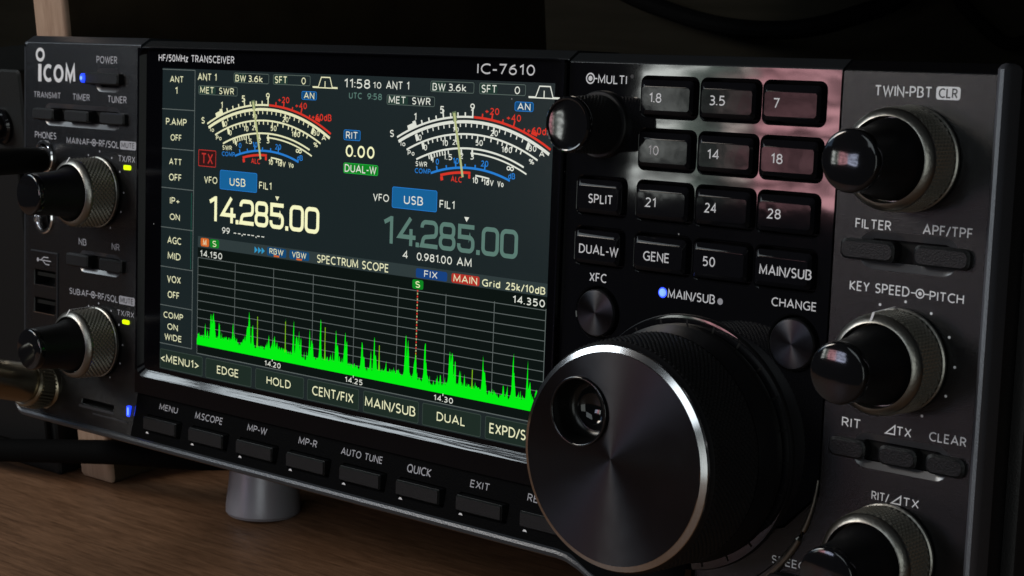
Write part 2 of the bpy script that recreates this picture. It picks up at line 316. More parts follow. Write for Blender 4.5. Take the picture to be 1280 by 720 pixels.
# ================================================================== THE TRANSCEIVER
radio = bpy.data.objects.new('transceiver', None); sc.collection.objects.link(radio)
BASE = (0.0, 50.0, -96.5)
radio.location = p2w(*BASE); radio.rotation_euler = (-TILT, 0, 0); radio['_o'] = list(BASE)
radio.empty_display_size = 0.05
tag(radio, 'black desktop radio transceiver with lit colour screen, standing tilted on the wooden desk', 'radio')

def lowY(x, z):                      # the lower strip leans out towards its lip
    return 0.0 if z > -48.4 else -3.0*(-48.4 - z)/14.4
# ---- case
b = MB(); loft(b, [rrect(0, -1, 330, 112, 3), rrect(0, -1, 330, 112, 3)], [275, 12], CASE, True, True)
loft(b, [rrect(0, -1, 337.4, 114, 3)]*2 + [rrect(0, -1, 336.6, 113.2, 2.8), rrect(0, -1, 335, 112, 2.4), rrect(0, -1, 331, 110, 2)], [270, 24, 23.3, 22.9, 22.9], CHEEK if False else CASE, False, False); b.build('case', radio)
# ---- chassis edge behind the front panels: top chamfer and bottom lip
def edge_strip(x0, x1, prof, m, nx=1):
    mb = MB(); n = len(prof)
    v = [(x, y, z) for x in (x0, x1) for y, z in prof]
    mb.add(v, [(i, n+i, n+i+1, i+1) for i in range(n-1)] + [tuple(range(n)), tuple(reversed(range(n, 2*n)))], m)
    return mb
def top_prof(z): return [(0.0, z-0.9), (0.05, z-0.55), (0.16, z-0.25), (0.36, z), (0.7, z+0.18), (3.2, z+1.8), (3.5, z+1.95), (4.1, z+2.0), (20, z+2.0), (20, z-4), (1.2, z-4)]
edge_strip(-171.0, -109.9, top_prof(58.3), TRIM).build('top_trim', radio, smooth=25)
edge_strip(-109.4, 57.3, top_prof(57.6), EDGE).build('top_trim', radio, smooth=25)
edge_strip(57.7, 132.4, top_prof(57.1), EDGE).build('top_trim', radio, smooth=25)
edge_strip(132.9, 168.0, top_prof(56.9), MATTE).build('top_trim', radio, smooth=25)
b = MB()
lip = [(-2.8, -62.3), (-3.5, -62.75), (-3.8, -63.5), (-3.4, -64.5), (-2.4, -65.1), (16, -65.1), (16, -62.3)]
n = len(lip); xs = [-171 + 2.8*math.sin(i/6*math.pi/2) for i in range(0)]
sec = []
for i in range(7):                  # rounded corner at the lower left
    t = i/6*math.pi/2; sec.append((-171.4 + 4.5*(1-math.cos(t)) , 4.5*(1-math.sin(t))))
sec += [(-120, 0), (-60, 0), (0, 0), (62, 0), (65, -0.3), (69, -1.6), (74, -4.0), (80, -6.6), (90, -8.6), (104, -8.6)]
v = []
for x, dz in sec: v += [(x, y, z + dz) for y, z in lip]
b.add(v, [(k*n+i, k*n+(i+1) % n, (k+1)*n+(i+1) % n, (k+1)*n+i) for k in range(len(sec)-1) for i in range(n)], TRIM)
b.build('bottom_lip', radio)

# ---- left panel
b = MB()
outl = [(-169.3, 57.9), (-170.8, 56.4), (-171.0, 30), (-171.0, -48.4), (-171.0, -56.5), (-169.8, -60.2), (-166.4, -62.6), (-109.5, -62.6), (-109.5, -48.8), (-110.0, -48.4), (-110.0, 57.9)]
outl = outl[::-1]
plate(b, outl, [
    (RR(-126.0, 47.0, 10.6, 4.4, 1.6), 1.5, 2.0, 0.75, RECESS), (RR(-139.8, 35.2, 37.5, 4.2, 1.6), 1.5, 2.0, 0.75, RECESS),
    (RR(-129.9, -10.7, 19.0, 4.4, 1.2), 1.3, 2.0, 0.65, RECESS),
    (CI(-160.0, 21.2, 4.6), 0.5, 6, 0.4), (CI(-160.2, 1.6, 4.6), 0.5, 6, 0.4),
    (RR(-159.8, -18.4, 11.6, 4.8, 0.3), 0.3, 6, 0.3), (RR(-159.8, -27.6, 11.6, 4.8, 0.3), 0.3, 6, 0.3),
    (RR(-128.6, -55.6, 16.5, 1.5, 0.3), 0.3, 4, 0.3),
    ], MATTE, Y=lowY, crease=((-171.0, -48.4), (-110.0, -48.4)))
b.add([(-171.0, 0, 56.4), (-171.0, 0, -56.5), (-171.0, 14, -56.5), (-171.0, 14, 56.4)], [(0, 3, 2, 1)], TRIM)
stroke(b, [(-171.0, 56.6), (-171.0, 0), (-171.0, -57.0)], 0.55, TRIM, -0.05)
# printing
tx = lambda s, x0, x1, z0, z1, m=SILK, bold=0.012: text(b, s, x0, x1, z0, z1, m, lowY, 0.07, bold)
ringflat(b, [(x, z) for x, z in ((-162.4+2.5*math.cos(a/24*math.pi), 54.2+2.25*math.sin(a/24*math.pi)) for a in range(48))], [(-162.4+1.45*math.cos(a/24*math.pi), 54.2+1.2*math.sin(a/24*math.pi)) for a in range(48)], LOGO, -0.08)
flat(b, [(-163.5, 45.6), (-161.7, 45.6), (-161.7, 51.2), (-163.5, 51.2)], LOGO, -0.08)
tx('COM', -160.6, -143.2, 45.5, 51.3, LOGO, 0.075)
tx('POWER', -132.1, -121.5, 52.1, 54.4, SILKD); tx('TRANSMIT', -166.0, -151.1, 40.3, 42.3, SILKD); tx('TIMER', -144.6, -135.5, 40.2, 42.3, SILKD); tx('TUNER', -126.2, -116.6, 40.1, 42.3, SILKD)
tx('PHONES', -165.3, -153.4, 27.2, 29.4, SILKD)
def circdot(mb, x, z, m, y=-0.08, r=1.15):
    ringflat(mb, circle(x, z, r, 24), circle(x, z, r*0.72, 24), m, y); flat(mb, circle(x, z, r*0.4, 16), m, y)
    stroke(mb, [(x-r*2.0, z), (x-r, z)], 0.25, m, y); stroke(mb, [(x+r, z), (x+r*2.0, z)], 0.25, m, y)
for (lab, x0, zb, zt) in (('MAIN:AF', -147.8, 26.3, 28.3), ('SUB:AF', -145.9, -22.0, -20.0)):
    tx(lab, x0, -135.6, zb, zt, SILKD); circdot(b, -133.2, (zb+zt)/2, SILKD); tx('RF/SQL', -130.6, -120.3, zb-0.15, zt, SILKD)
    flat(b, rrect(-115.7, (zb+zt)/2, 8.0, 2.6, 0.5), SILKD, -0.07); text(b, 'MUTE', -119.0, -112.4, zb+0.2, zt-0.1, DKTXT, lowY, 0.11)
tx('TX/RX', -120.5, -112.1, 22.1, 24.1, SILKD); tx('TX/RX', -120.6, -112.0, -26.0, -24.2, SILKD)
tx('NB', -141.0, -136.9, -5.7, -3.5, SILKD); tx('NR', -123.6, -119.6, -5.7, -3.6, SILKD)
def dots(mb, cx, cz, r, angs, m=SILK, rr=0.32):
    for a in angs: flat(mb, circle(cx + r*math.cos(R(a)), cz + r*math.sin(R(a)), rr, 10), m, -0.08)
DA = [225, 255-30, 198, 153, 121, 90, 60, 33, 0, -30, -58]
dots(b, -130.2, 12.2, 12.5, [118, 90, 60, 33, 2, -27, -62], SILKD); dots(b, -129.8, -35.6, 12.2, [118, 92, 60, 33, 2, -27, -62], SILKD)
# usb mark and frame lines
for p in ([(-163.4, -12.6), (-156.2, -12.6)], [(-161.8, -12.6), (-160.2, -11.5), (-157.6, -11.5)], [(-160.8, -12.6), (-159.2, -13.8), (-157.0, -13.8)]): stroke(b, p, 0.32, SILKD, -0.08)
flat(b, circle(-163.5, -12.6, 0.65, 14), SILKD, -0.08)
box(b, -167.2, -152.3, -0.35, 0.2, -9.95, -9.55, TRIM); box(b, -152.6, -152.3, -0.3, 0.2, -32.5, -9.95, TRIM)
b.build('left_panel', radio, smooth=25)
def usb(z):
    mb = MB()
    box(mb, -165.4, -154.2, 1.0, 5.5, z+0.4, z+1.6, PLUGM)
    box(mb, -165.6, -154.0, -0.25, 5.5, z-2.65, z-2.35, CHROME)
    mb.build('usb_socket', radio)
usb(-18.4); usb(-27.6)

# ---- buttons
def keycap(name, cx, cz, w_, h_, r, y0, y1, m, topin=0.5, side=0.4, bot=0.5, edge=0.5, legends=(), slope=0.0, parent=None):
    mb = MB()
    L0 = rrect(cx, cz, w_, h_, r); e = edge
    L1 = rrect(cx, cz, w_ - 0.12, h_ - 0.12, r)
    L2 = rrect(cx, cz + (bot-topin)*0.46, w_ - 2*side*0.92, h_ - (topin+bot)*0.92, r)
    L3 = rrect(cx, cz + (bot-topin)/2, w_ - 2*side, h_ - topin - bot, max(r-0.15, 0.2))
    loft(mb, [L0, L0, L1, L2, L3], [y0, y1+e, y1+e*0.92, y1+e*0.05, y1], m)
    for (s, x0, x1, z0, z1, mm_) in legends: text(mb, s, x0, x1, z0, z1, mm_, lambda x, z: y1, 0.06)
    return mb.build(name, parent or radio, smooth=18)
pw = keycap('power_button', -127.2, 47.4, 17.4, 3.6, 0.8, 3, -2.2, KEYM, 0.5, 0.4, 0.4)
mb = MB(); loft(mb, [rrect(-136.0, 47.4, 2.2, 2.9, 1.0), rrect(-136.0, 47.4, 2.2, 2.9, 1.0), rrect(-136.0, 47.4, 1.4, 2.1, 0.7)], [1, -2.6, -3.0], BLUE); flat(mb, circle(-136.0, 47.4, 0.62, 14), BLUEC, -3.05); mb.build('power_lamp', pw)
for cx, w_ in ((-159.2, 11.6), (-141.0, 12.6), (-122.4, 12.4)): keycap('push_button', cx, 35.2, w_, 3.6, 0.7, 3, -1.6, KEYM, 0.5, 0.4, 0.4)
for cx in (-140.3, -122.7): keycap('push_button', cx, -10.6, 11.6, 3.9, 0.5, 3, -1.6, KEYM, 0.45, 0.4, 0.4)
mb = MB(); loft(mb, [rrect(-115.9, 20.5, 3.6, 1.5, 0.5), rrect(-115.9, 20.5, 3.6, 1.5, 0.5)], [0.5, -0.25], LIME); mb.build('status_lamp', radio)
mb = MB(); loft(mb, [rrect(-116.0, -27.7, 3.5, 1.4, 0.6), rrect(-116.0, -27.7, 3.5, 1.4, 0.6)], [0.5, -0.25], LIME); mb.build('status_lamp', radio)
mb = MB(); loft(mb, [rrect(-112.2, -55.2, 1.7, 3.4, 0.4), rrect(-112.2, -55.2, 1.7, 3.4, 0.4)], [0.5, -1.9], BLUE); flat(mb, rrect(-112.2, -55.2, 0.8, 2.5, 0.3), BLUEC, -1.95); mb.build('status_lamp', radio)
# card slot flap and phones / key sockets, microphone socket
mb = MB(); box(mb, -138.0, -119.5, -1.9, -1.0, -57.6, -56.8, TRIM); box(mb, -130, -112, -2.3, -1.2, -58.9, -58.5, TRIM); mb.build('card_slot', radio)
for z, nm in ((21.2, 'headphone_socket'), (1.6, 'key_socket')):
    mb = MB(); lathe(mb, -160.1, z, [(5.4, 0.3), (5.4, -0.5), (5.0, -0.9), (4.5, -0.9), (4.3, -0.5), (4.2, 4)], CHROME, 48, False); mb.build(nm, radio)
mb = MB(); lathe(mb, -157.6, -53.8, [(8.3, 0.3), (8.3, -1.8), (7.6, -2.6), (7.0, -2.6), (6.6, 0)], BRASS, 48, False); mb.build('microphone_socket', radio)

# ---- screen surround
b = MB()
box_out = [(-109.4, -48.6), (57.3, -48.6), (57.3, 57.2), (-109.4, 57.2)]
glass = lambda o: [(-107.0-o, -41.6-o*0.8), (55.6+o, -41.6-o*0.8), (55.6+o, 56.6), (-107.0-o, 56.6)]
plate(b, box_out, [(lambda o: rrect((-107.0+55.6)/2, (57.15-41.4)/2, 162.6, 98.3, 2.6, o=0 if o == 0 else 0.02), 0.02, 0.01, 0.005)], BEZEL, Y=lambda x, z: -1.8 if z > 50 else -1.8)
b.v = b.v; bb = MB()
# front frame at Y=-1.8, bevels run down to the glass at Y=0
fo = rrect(-26.05, 4.3, 166.7, 105.8, 0.3, 5); fi = rrect(-26.05, 7.2, 165.3, 98.0, 2.8, 5); gl = rrect(-26.05, 7.9, 162.6, 96.0, 2.2, 5)
gl = rrect(-25.7, 8.1, 162.4, 98.8, 2.2, 5); fi = rrect(-25.7, 6.9, 165.6, 100.4, 2.8, 5)
n = len(fo)
def ring(mb, A, ya, B, yb, m): mb.add([(x, ya, z) for x, z in A] + [(x, yb, z) for x, z in B], [(i, (i+1) % n, n+(i+1) % n, n+i) for i in range(n)], m)
fo = rrect(-26.05, 4.3, 166.7, 106.0, 0.3, 5)
ring(bb, fo, -1.5, fi, -1.5, BEZEL); ring(bb, fi, -1.5, gl, 0.0, BEVEL); bb.m = [bb.mi(BEZEL) if bb.mats[k] is BEVEL and max(bb.v[i][0] for i in f) < -100 else k for f, k in zip(bb.f, bb.m)]; ring(bb, fo, 12, fo, -1.5, BEZEL)
flat(bb, gl, BEZEL, 0.0)
text(bb, 'HF/50MHz TRANSCEIVER', -101.0, -66.2, 53.45, 55.55, SILK, lift=0.06, bold=0.02); text(bb, 'IC-7610', 27.8, 46.8, 53.1, 55.8, LOGO, lift=0.06, bold=0.02)
bb.build('screen_surround', radio, smooth=20)

# ---- lower strip with the function keys
b = MB()
FK = [('MENU', -98.0, -89.2, -52.5, -50.7), ('M.SCOPE', -80.8, -68.2, -52.6, -50.6), ('MP-W', -57.0, -48.5, -52.4, -50.5), ('MP-R', -34.9, -27.3, -52.6, -50.6), ('AUTO TUNE', -17.5, -1.4, -52.6, -50.7), ('QUICK', 8.0, 16.8, -53.0, -50.8), ('EXIT', 30.8, 37.4, -52.9, -51.0), ('REF', 50.2, 55.4, -52.9, -51.0)]
plate(b, [(-109.4, -62.6), (66, -62.6), (72, -65.5), (84, -69.5), (100, -71), (100, -48.9), (-109.4, -48.9)], [(RR(-94.6 + 21.8*k, -57.3, 16.8, 5.0, 0.4), 0.2, 3, 0.2) for k in range(7)], STRIP, Y=lowY)
for s, x0, x1, z0, z1 in FK: text(b, s, x0, x1, z0, z1, SILKD, lowY, 0.08)
stroke(b, [(-89, -48.95), (58, -48.95)], 0.28, SILKD, -0.06)
b.build('function_key_strip', radio, smooth=25)
for k in range(8):
    cx = -95.1 + 21.8*k
    o = keycap('function_key', cx, -57.2, 15.7, 4.1, 0.3, 2, -3.3, KEYM, 0.35, 0.3, 0.4)
    if k < 8:
        mb = MB(); mb.add([(cx-7.2+0.9+t, -2.75, -60.35+h_) for t, h_ in ((-0.75, 0), (0.75, 0), (0.35, 0.55), (-0.35, 0.55))], [(0, 1, 2, 3)], LOGO); mb.build('key_pointer', o)

# ---- key panel (gloss), with wells
b = MB()
cols = [(68.9, 13.4), (87.4, 14.6), (104.2, 14.6), (120.8, 14.4)]
rowz = [49.2, 37.1, 25.0, 12.8]
KH = 8.0
keys = [(1, 0, '1.8'), (2, 0, '3.5'), (3, 0, '7'), (1, 1, '10'), (2, 1, '14'), (3, 1, '18'), (0, 2, 'SPLIT'), (1, 2, '21'), (2, 2, '24'), (3, 2, '28'), (0, 3, 'DUAL-W'), (1, 3, 'GENE'), (2, 3, '50'), (3, 3, 'MAIN/SUB')]
holes = [(RR(cols[c][0]+0.15, rowz[r], cols[c][1]+1.3, KH+1.3, 1.5), 0.35, 4, 0.3) for c, r, s in keys]
holes += [(CI(69.2, -3.0, 6.4), 0.35, 4, 0.3), (CI(124.1, -3.5, 6.4), 0.35, 4, 0.3)]
outk = [(57.8, 56.7), (57.8, -48.6), (112, -48.6), (124.0, -44.5), (132.3, -36.0), (132.3, 56.7)]
plate(b, outk, holes, GLOSS)
n = len(outk)
b.add([(x, 0, z) for x, z in outk] + [(x, 10, z) for x, z in outk], [(i, n+i, n+(i+1) % n, (i+1) % n) for i in range(n)], GLOSS)
ringflat(b, circle(64.2, 53.0, 1.35, 28), circle(64.2, 53.0, 1.0, 28), SILK, -0.06); flat(b, circle(64.2, 53.0, 0.62, 20), SILK, -0.06); stroke(b, [(65.5, 53.0), (66.3, 53.0)], 0.3, SILK, -0.06)
text(b, 'MULTI', 66.5, 75.1, 51.85, 53.95, SILK); text(b, 'XFC', 66.4, 71.6, 4.4, 6.6, SILK); text(b, 'MAIN/SUB', 89.7, 102.9, 2.9, 5.05, SILK); text(b, 'CHANGE', 117.9, 129.4, 4.3, 6.3, SILK)
flat(b, circle(104.3, 3.7, 0.75, 20), SILKD, -0.06); flat(b, circle(76.6, 53.8, 0.5, 16), DKTXT, -0.06)
b.build('key_panel', radio, smooth=25)
leg = {'1.8': (81.9, 85.4), '3.5': (98.6, 102.9), '7': (115.5, 117.1), '10': (82.3, 85.3), '14': (98.8, 102.1), '18': (115.7, 118.7), 'SPLIT': (65.2, 72.6), '21': (82.1, 85.2), '24': (98.8, 102.1), '28': (115.5, 119.0), 'DUAL-W': (63.0, 74.9), 'GENE': (82.2, 89.7), '50': (99.0, 102.4), 'MAIN/SUB': (114.2, 127.6)}
for c, r, s in keys:
    x0, x1 = leg[s]; zc = rowz[r] + 0.0 - (0.35 if len(s) > 3 else 0)
    keycap('keypad_key', cols[c][0], rowz[r], cols[c][1], KH, 0.9, 3, -1.5, KEY, 1.6, 0.6, 1.0, 0.72, [(s, x0+1.0, x1+1.0, zc-1.25, zc+1.0, SILK)])
mb = MB(); lathe(mb, 88.2, 4.0, [(0.95, 0.3), (0.95, -0.15), (0.6, -0.4)], BLUEC, 24); ringflat(mb, circle(88.2, 4.0, 1.25, 24), circle(88.2, 4.0, 0.9, 24), BLUE, -0.05); mb.build('status_lamp', radio)
for cx, cz in ((69.2, -3.0), (124.1, -3.5)):
    mb = MB(); lathe(mb, cx, cz, [(5.75, 3), (5.75, -0.6), (5.45, -1.0)], SHAFT, 64, False); k = mb.build('round_button', radio)
    mb = MB(); lathe(mb, cx, cz, [(5.45, -1.0), (5.2, -1.05), (2.5, -1.05), (0.05, -1.05)], SPUN, 64); mb.build('button_face', k)

# ---- right panel
b = MB()
outr = [(132.8, 56.5), (132.8, -36.2), (124.4, -45.0), (112, -49.2), (100, -49.2), (100, -66), (167.6, -66), (167.6, 56.5)]
plate(b, outr, [(RR(150.4, 19.1, 19.5, 4.8, 1.8), 1.7, 2.2, 0.85, RECESS), (RR(151.6, -24.1, 19.5, 4.6, 1.6), 1.5, 2.0, 0.75, RECESS)], MATTE)
n = len(outr); b.add([(x, 0, z) for x, z in outr] + [(x, 10, z) for x, z in outr], [(i, n+i, n+(i+1) % n, (i+1) % n) for i in range(n)], MATTE)
def tr(s, x0, x1, z0, z1, m=SILK): text(b, s, x0, x1, z0, z1, m)
tr('TWIN-PBT', 140.4, 153.6, 51.5, 53.8); flat(b, rrect(157.2, 52.6, 5.4, 2.7, 0.6), SILK, -0.06); text(b, 'CLR', 155.1, 159.3, 51.6, 53.6, DKTXT, lift=0.1)
tr('FILTER', 137.7, 146.2, 23.4, 25.5); tr('APF/TPF', 153.5, 164.7, 23.35, 25.5)
tr('KEY SPEED', 137.2, 151.4, 9.95, 12.1); circdot(b, 153.8, 10.95, SILK, -0.06, 1.05); tr('PITCH', 156.0, 163.7, 9.8, 11.8)
tr('RIT', 137.3, 141.9, -19.8, -17.7); tr('TX', 150.4, 153.9, -19.7, -17.7); tr('CLEAR', 158.0, 166.4, -19.6, -17.6)
stroke(b, [(147.9, -19.6), (150.0, -19.6), (150.0, -17.7)], 0.3, SILK, -0.06, True)
tr('RIT/', 145.5, 149.6, -34.5, -32.6); tr('TX', 153.0, 156.7, -34.5, -32.6); stroke(b, [(150.3, -34.4), (152.4, -34.4), (152.4, -32.6)], 0.3, SILK, -0.06, True)
tr('SPEECH', 121.6, 132.4, -53.7, -51.8)
dots(b, 150.2, -3.6, 12.5, [116, 88, 59, 30, 1, -29, -62, 151, 182, 211, 242])
b.build('right_panel', radio, smooth=25)
for cx, w_ in ((141.4, 12.8), (158.6, 12.6)): keycap('push_button', cx, 19.0, w_, 4.4, 1.5, 3, -1.5, KEYM, 0.6, 0.5, 0.5)
for cx, w_ in ((139.2, 9.0), (151.3, 9.0), (162.3, 8.8)): keycap('push_button', cx, -24.2, w_, 4.2, 1.6, 3, -1.2, KEYM, 0.6, 0.5, 0.5)
keycap('push_button', 127.0, -57.4, 12, 4.4, 0.5, 3, -1.2, KEYM)
# side cheek and handle
b = MB(); prof = [(0, 0.0), (0.05, -0.9), (0.35, -1.7), (1.0, -2.1), (1.7, -1.8), (2.2, -1.0), (2.4, 0.5), (2.4, 5.2), (0, 5.2)]
n = len(prof); v = []
for z, s in ((57.6, 0.55), (58.3, 0.85), (57.3, 1), (-68, 1)):
    v += [(168.1 + 1.2 + (px-1.2)*s, 1.5 + (py-1.5)*s, z if s == 1 else 57.3 + (1-s)*3.2) for px, py in prof]
v = []
for z, s in ((59.0, 0.35), (58.6, 0.75), (57.8, 1), (-68, 1)):
    v += [(168.1 + 1.2 + (px-1.2)*s, 1.5 + (py-1.5)*s, z) for px, py in prof]
b.add(v, [(k*n+i, k*n+(i+1) % n, (k+1)*n+(i+1) % n, (k+1)*n+i) for k in range(3) for i in range(n)] + [tuple(range(n))], TRIM); b.mats = [CHEEK]; b.build('side_cheek', radio)
# rear vents not seen; front feet
for fx in (-109.5, 109.5):
    b = MB(); vs = []
    loops = []; prof = [(10.6, -58), (10.8, -74), (11.7, -86), (12.5, -93), (12.5, -95.4), (11.8, -96.4)]
    N = 40; v = []
    for r_, z in prof: v += [(fx + r_*math.cos(2*math.pi*i/N), 52 + r_*math.sin(2*math.pi*i/N), z + (52-50 + r_*math.sin(2*math.pi*i/N))*(-st if False else 0)) for i in range(N)]
    b.add(v, [(k*N+i, k*N+(i+1) % N, (k+1)*N+(i+1) % N, (k+1)*N+i) for k in range(len(prof)-1) for i in range(N)] + [tuple((len(prof)-1)*N+i for i in range(N))], FOOTM)
    b.build('front_foot', radio)
for fx in (-120, 120):
    b = MB()
    N = 28; v = []
    for r_, z in ((12, -57), (12, -70.5), (11, -71.5)): v += [(fx + r_*math.cos(2*math.pi*i/N), 250 + r_*math.sin(2*math.pi*i/N), z) for i in range(N)]
    b.add(v, [(k*N+i, k*N+(i+1) % N, (k+1)*N+(i+1) % N, (k+1)*N+i) for k in range(2) for i in range(N)] + [tuple(2*N+i for i in range(N))], RUBBER); b.build('rear_foot', radio)

# ---- concentric knobs
def knurl(mb, cx, cz, r0, r1, y0, y1, nn, rows, amp, m):
    N = nn*2; Rw = rows*2 + 1; v = []; f = []
    for j in range(Rw):
        t = j/(Rw-1); y = y0 + (y1-y0)*t; rb = r0 + (r1-r0)*t
        for i in range(N):
            r = rb + (amp if (i + j) % 2 == 0 and 0 < j < Rw-1 else 0); a = 2*math.pi*i/N
            v.append((cx + r*math.cos(a), y, cz + r*math.sin(a)))
    for j in range(Rw-1):
        for i in range(N):
            k = (i+1) % N; q = (j*N+i, j*N+k, (j+1)*N+k, (j+1)*N+i)
            if (i + j) % 2 == 0: f += [(q[0], q[1], q[3]), (q[1], q[2], q[3])]
            else: f += [(q[0], q[1], q[2]), (q[0], q[2], q[3])]
    mb.add(v, f, m, True)
def dual_knob(cx, cz, mark=None):
    mb = MB()
    lathe(mb, cx, cz, [(9.5, 0.2), (9.5, -0.6), (11.0, -0.6), (11.15, -0.9), (11.1, -1.5), (10.75, -1.7)], GUN, 96, False)
    knurl(mb, cx, cz, 10.55, 10.3, -1.7, -9.9, 44, 6, 0.5, KNURL)
    lathe(mb, cx, cz, [(10.55, -9.9), (10.5, -10.3), (10.3, -10.6), (9.3, -11.6), (8.9, -11.7), (8.75, -11.3), (8.7, -8.5), (7.0, -8.5)], GUN, 96, False)
    if mark is not None:
        a = R(mark); ca, sa = math.cos(a), math.sin(a)
        v = []
        for y, r in ((-1.2, 11.4), (-10.4, 11.0), (-11.75, 9.3)):
            for t in (-0.28, 0.28): v.append((cx + r*ca - t*sa, y, cz + r*sa + t*ca))
        mb.add(v, [(0, 1, 3, 2), (2, 3, 5, 4)], LOGO)
    o = mb.build('outer_knob', radio, (cx, 0, cz), smooth=32)
    mb = MB(); lathe(mb, cx, cz, [(8.5, -8.6), (8.2, -11.5), (7.3, -14), (6.85, -17), (6.5, -21), (6.4, -24.2)], SHAFT, 72, False)
    lathe(mb, cx, cz, [(6.4, -24.2), (6.4, -25.3), (6.34, -25.65), (6.16, -25.92), (5.9, -26.06), (5.55, -26.13), (4.0, -26.33), (2.0, -26.47), (0.02, -26.52)], CAP, 72)
    mb.build('inner_knob', o, smooth=50)
dual_knob(150.0, 38.8); dual_knob(150.1, -3.6, 96); dual_knob(150.3, -45.6)
dual_knob(-130.2, 12.0, 96); dual_knob(-129.8, -35.6, 96)

# ---- multi knob
mb = MB()
lathe(mb, 68.2, 42.2, [(8.0, 0.1), (8.0, -1.2), (7.7, -1.5), (7.0, -1.5)], SHAFT, 72, False)
knurl(mb, 68.2, 42.2, 7.0, 6.5, -1.5, -11.8, 40, 8, 0.14, RUBBER)
lathe(mb, 68.2, 42.2, [(6.5, -11.8), (6.65, -12.4), (6.5, -13.1), (6.1, -13.5), (5.8, -13.4)], CAP, 72, False)
o = mb.build('multi_knob', radio, (68.2, 0, 42.2), smooth=32)
mb = MB(); lathe(mb, 68.2, 42.2, [(5.8, -13.4), (5.6, -13.0), (4.0, -12.85), (0.02, -12.8)], CAP, 72); mb.build('knob_face', o, smooth=50)

# ---- main tuning knob
KX, KZ = 96.3, -30.2
mb = MB()
lathe(mb, KX, KZ, [(30.0, 0.1), (29.9, -0.8), (29.7, -1.1)], SHAFT, 120, False); lathe(mb, KX, KZ, [(29.7, -1.1), (29.2, -1.15), (26.0, -1.2)], GLOSS, 120, False)
for a in range(0, 360, 15):
    ca, sa = math.cos(R(a+90)), math.sin(R(a+90)); v = [(KX + r*ca - t*sa, -1.25 if r < 29 else -1.2, KZ + r*sa + t*ca) for r, t in ((26.3, -0.25), (29.1, -0.25), (29.1, 0.25), (26.3, 0.25))]
    mb.add(v, [(0, 1, 2, 3)], WELL)
sk = mb.build('dial_skirt', radio, (KX, 0, KZ))
mb = MB()
lathe(mb, KX, KZ, [(26.0, -1.0), (27.6, -1.6), (27.9, -2.6), (27.7, -4.0)], SHAFT, 120, False)
lathe(mb, KX, KZ, [(27.7, -4.0), (26.9, -7.0), (26.6, -9.5)], SHAFT, 120, False)
knurl(mb, KX, KZ, 26.5, 26.0, -9.5, -25.6, 120, 11, 0.36, RUBBER)
lathe(mb, KX, KZ, [(26.0, -25.6), (25.5, -26.2), (25.3, -26.6)], SHAFT, 120, False)
kn = mb.build('tuning_knob', radio, (KX, 0, KZ), smooth=32)
mb = MB(); lathe(mb, KX, KZ, [(25.3, -26.5), (25.3, -27.2), (25.2, -27.4), (23.9, -28.06), (23.8, -28.3)], CHROME, 160, False); mb.build('chrome_ring', kn, (KX, 0, KZ), smooth=12)
# brushed face with a real opening for the finger dimple
DX, DZ, DR = 87.1, -20.8, 8.0
mb = MB()
N1 = 160
ang = [2*math.pi*i/N1 for i in range(N1)]
def ray_in(cx, cz, a, R_, ox, oz):          # distance from (ox,oz) along a to the circle R_ round (cx,cz)
    dx, dz = math.cos(a), math.sin(a); fx, fz = ox-cx, oz-cz; bq = fx*dx + fz*dz; return -bq + math.sqrt(bq*bq - (fx*fx + fz*fz - R_*R_))
rows = 10; v = []
for j in range(rows+1):
    t = j/rows
    for a in ang:
        r = ray_in(KX, KZ, a, 23.85, DX, DZ)*t + DR*(1-t); v.append((DX + r*math.cos(a), -28.25, DZ + r*math.sin(a)))
mb.add(v, [(j*N1+i, j*N1+(i+1) % N1, (j+1)*N1+(i+1) % N1, (j+1)*N1+i) for j in range(rows) for i in range(N1)], SPUN)
mb.v = [(x, y, z) for x, y, z in mb.v]
mb.build('knob_face', kn, (KX, -28.25, KZ), smooth=0)
mb = MB(); lathe(mb, DX, DZ, [(8.0, -28.25), (8.0, -28.75), (7.85, -28.95), (7.55, -29.0), (7.3, -28.85), (7.2, -28.5)], CAP, 72, False); lathe(mb, DX, DZ, [(7.2, -28.5), (7.0, -26.5), (6.9, -23.6), (6.4, -22.6), (5.2, -22.4)], DIMP, 72, False); lathe(mb, DX, DZ, [(5.2, -22.4), (4.6, -21.6), (3.0, -20.8), (0.02, -20.5)], CAP, 72); mb.build('finger_dimple', kn, (DX, -26, DZ), smooth=60)
# rim of the dish round the knob, lower right
mb = MB(); pts = [(KX+0.6 + 35.6*math.cos(R(a)), -0.2, KZ + 35.6*math.sin(R(a))) for a in range(-168, -2, 4)]
tube(mb, pts, [0.3 + 1.1*math.sin(math.pi*min(1, max(0, i/(len(pts)-1)))) for i in range(len(pts))], GUN, 10); mb.build('dish_rim', radio)

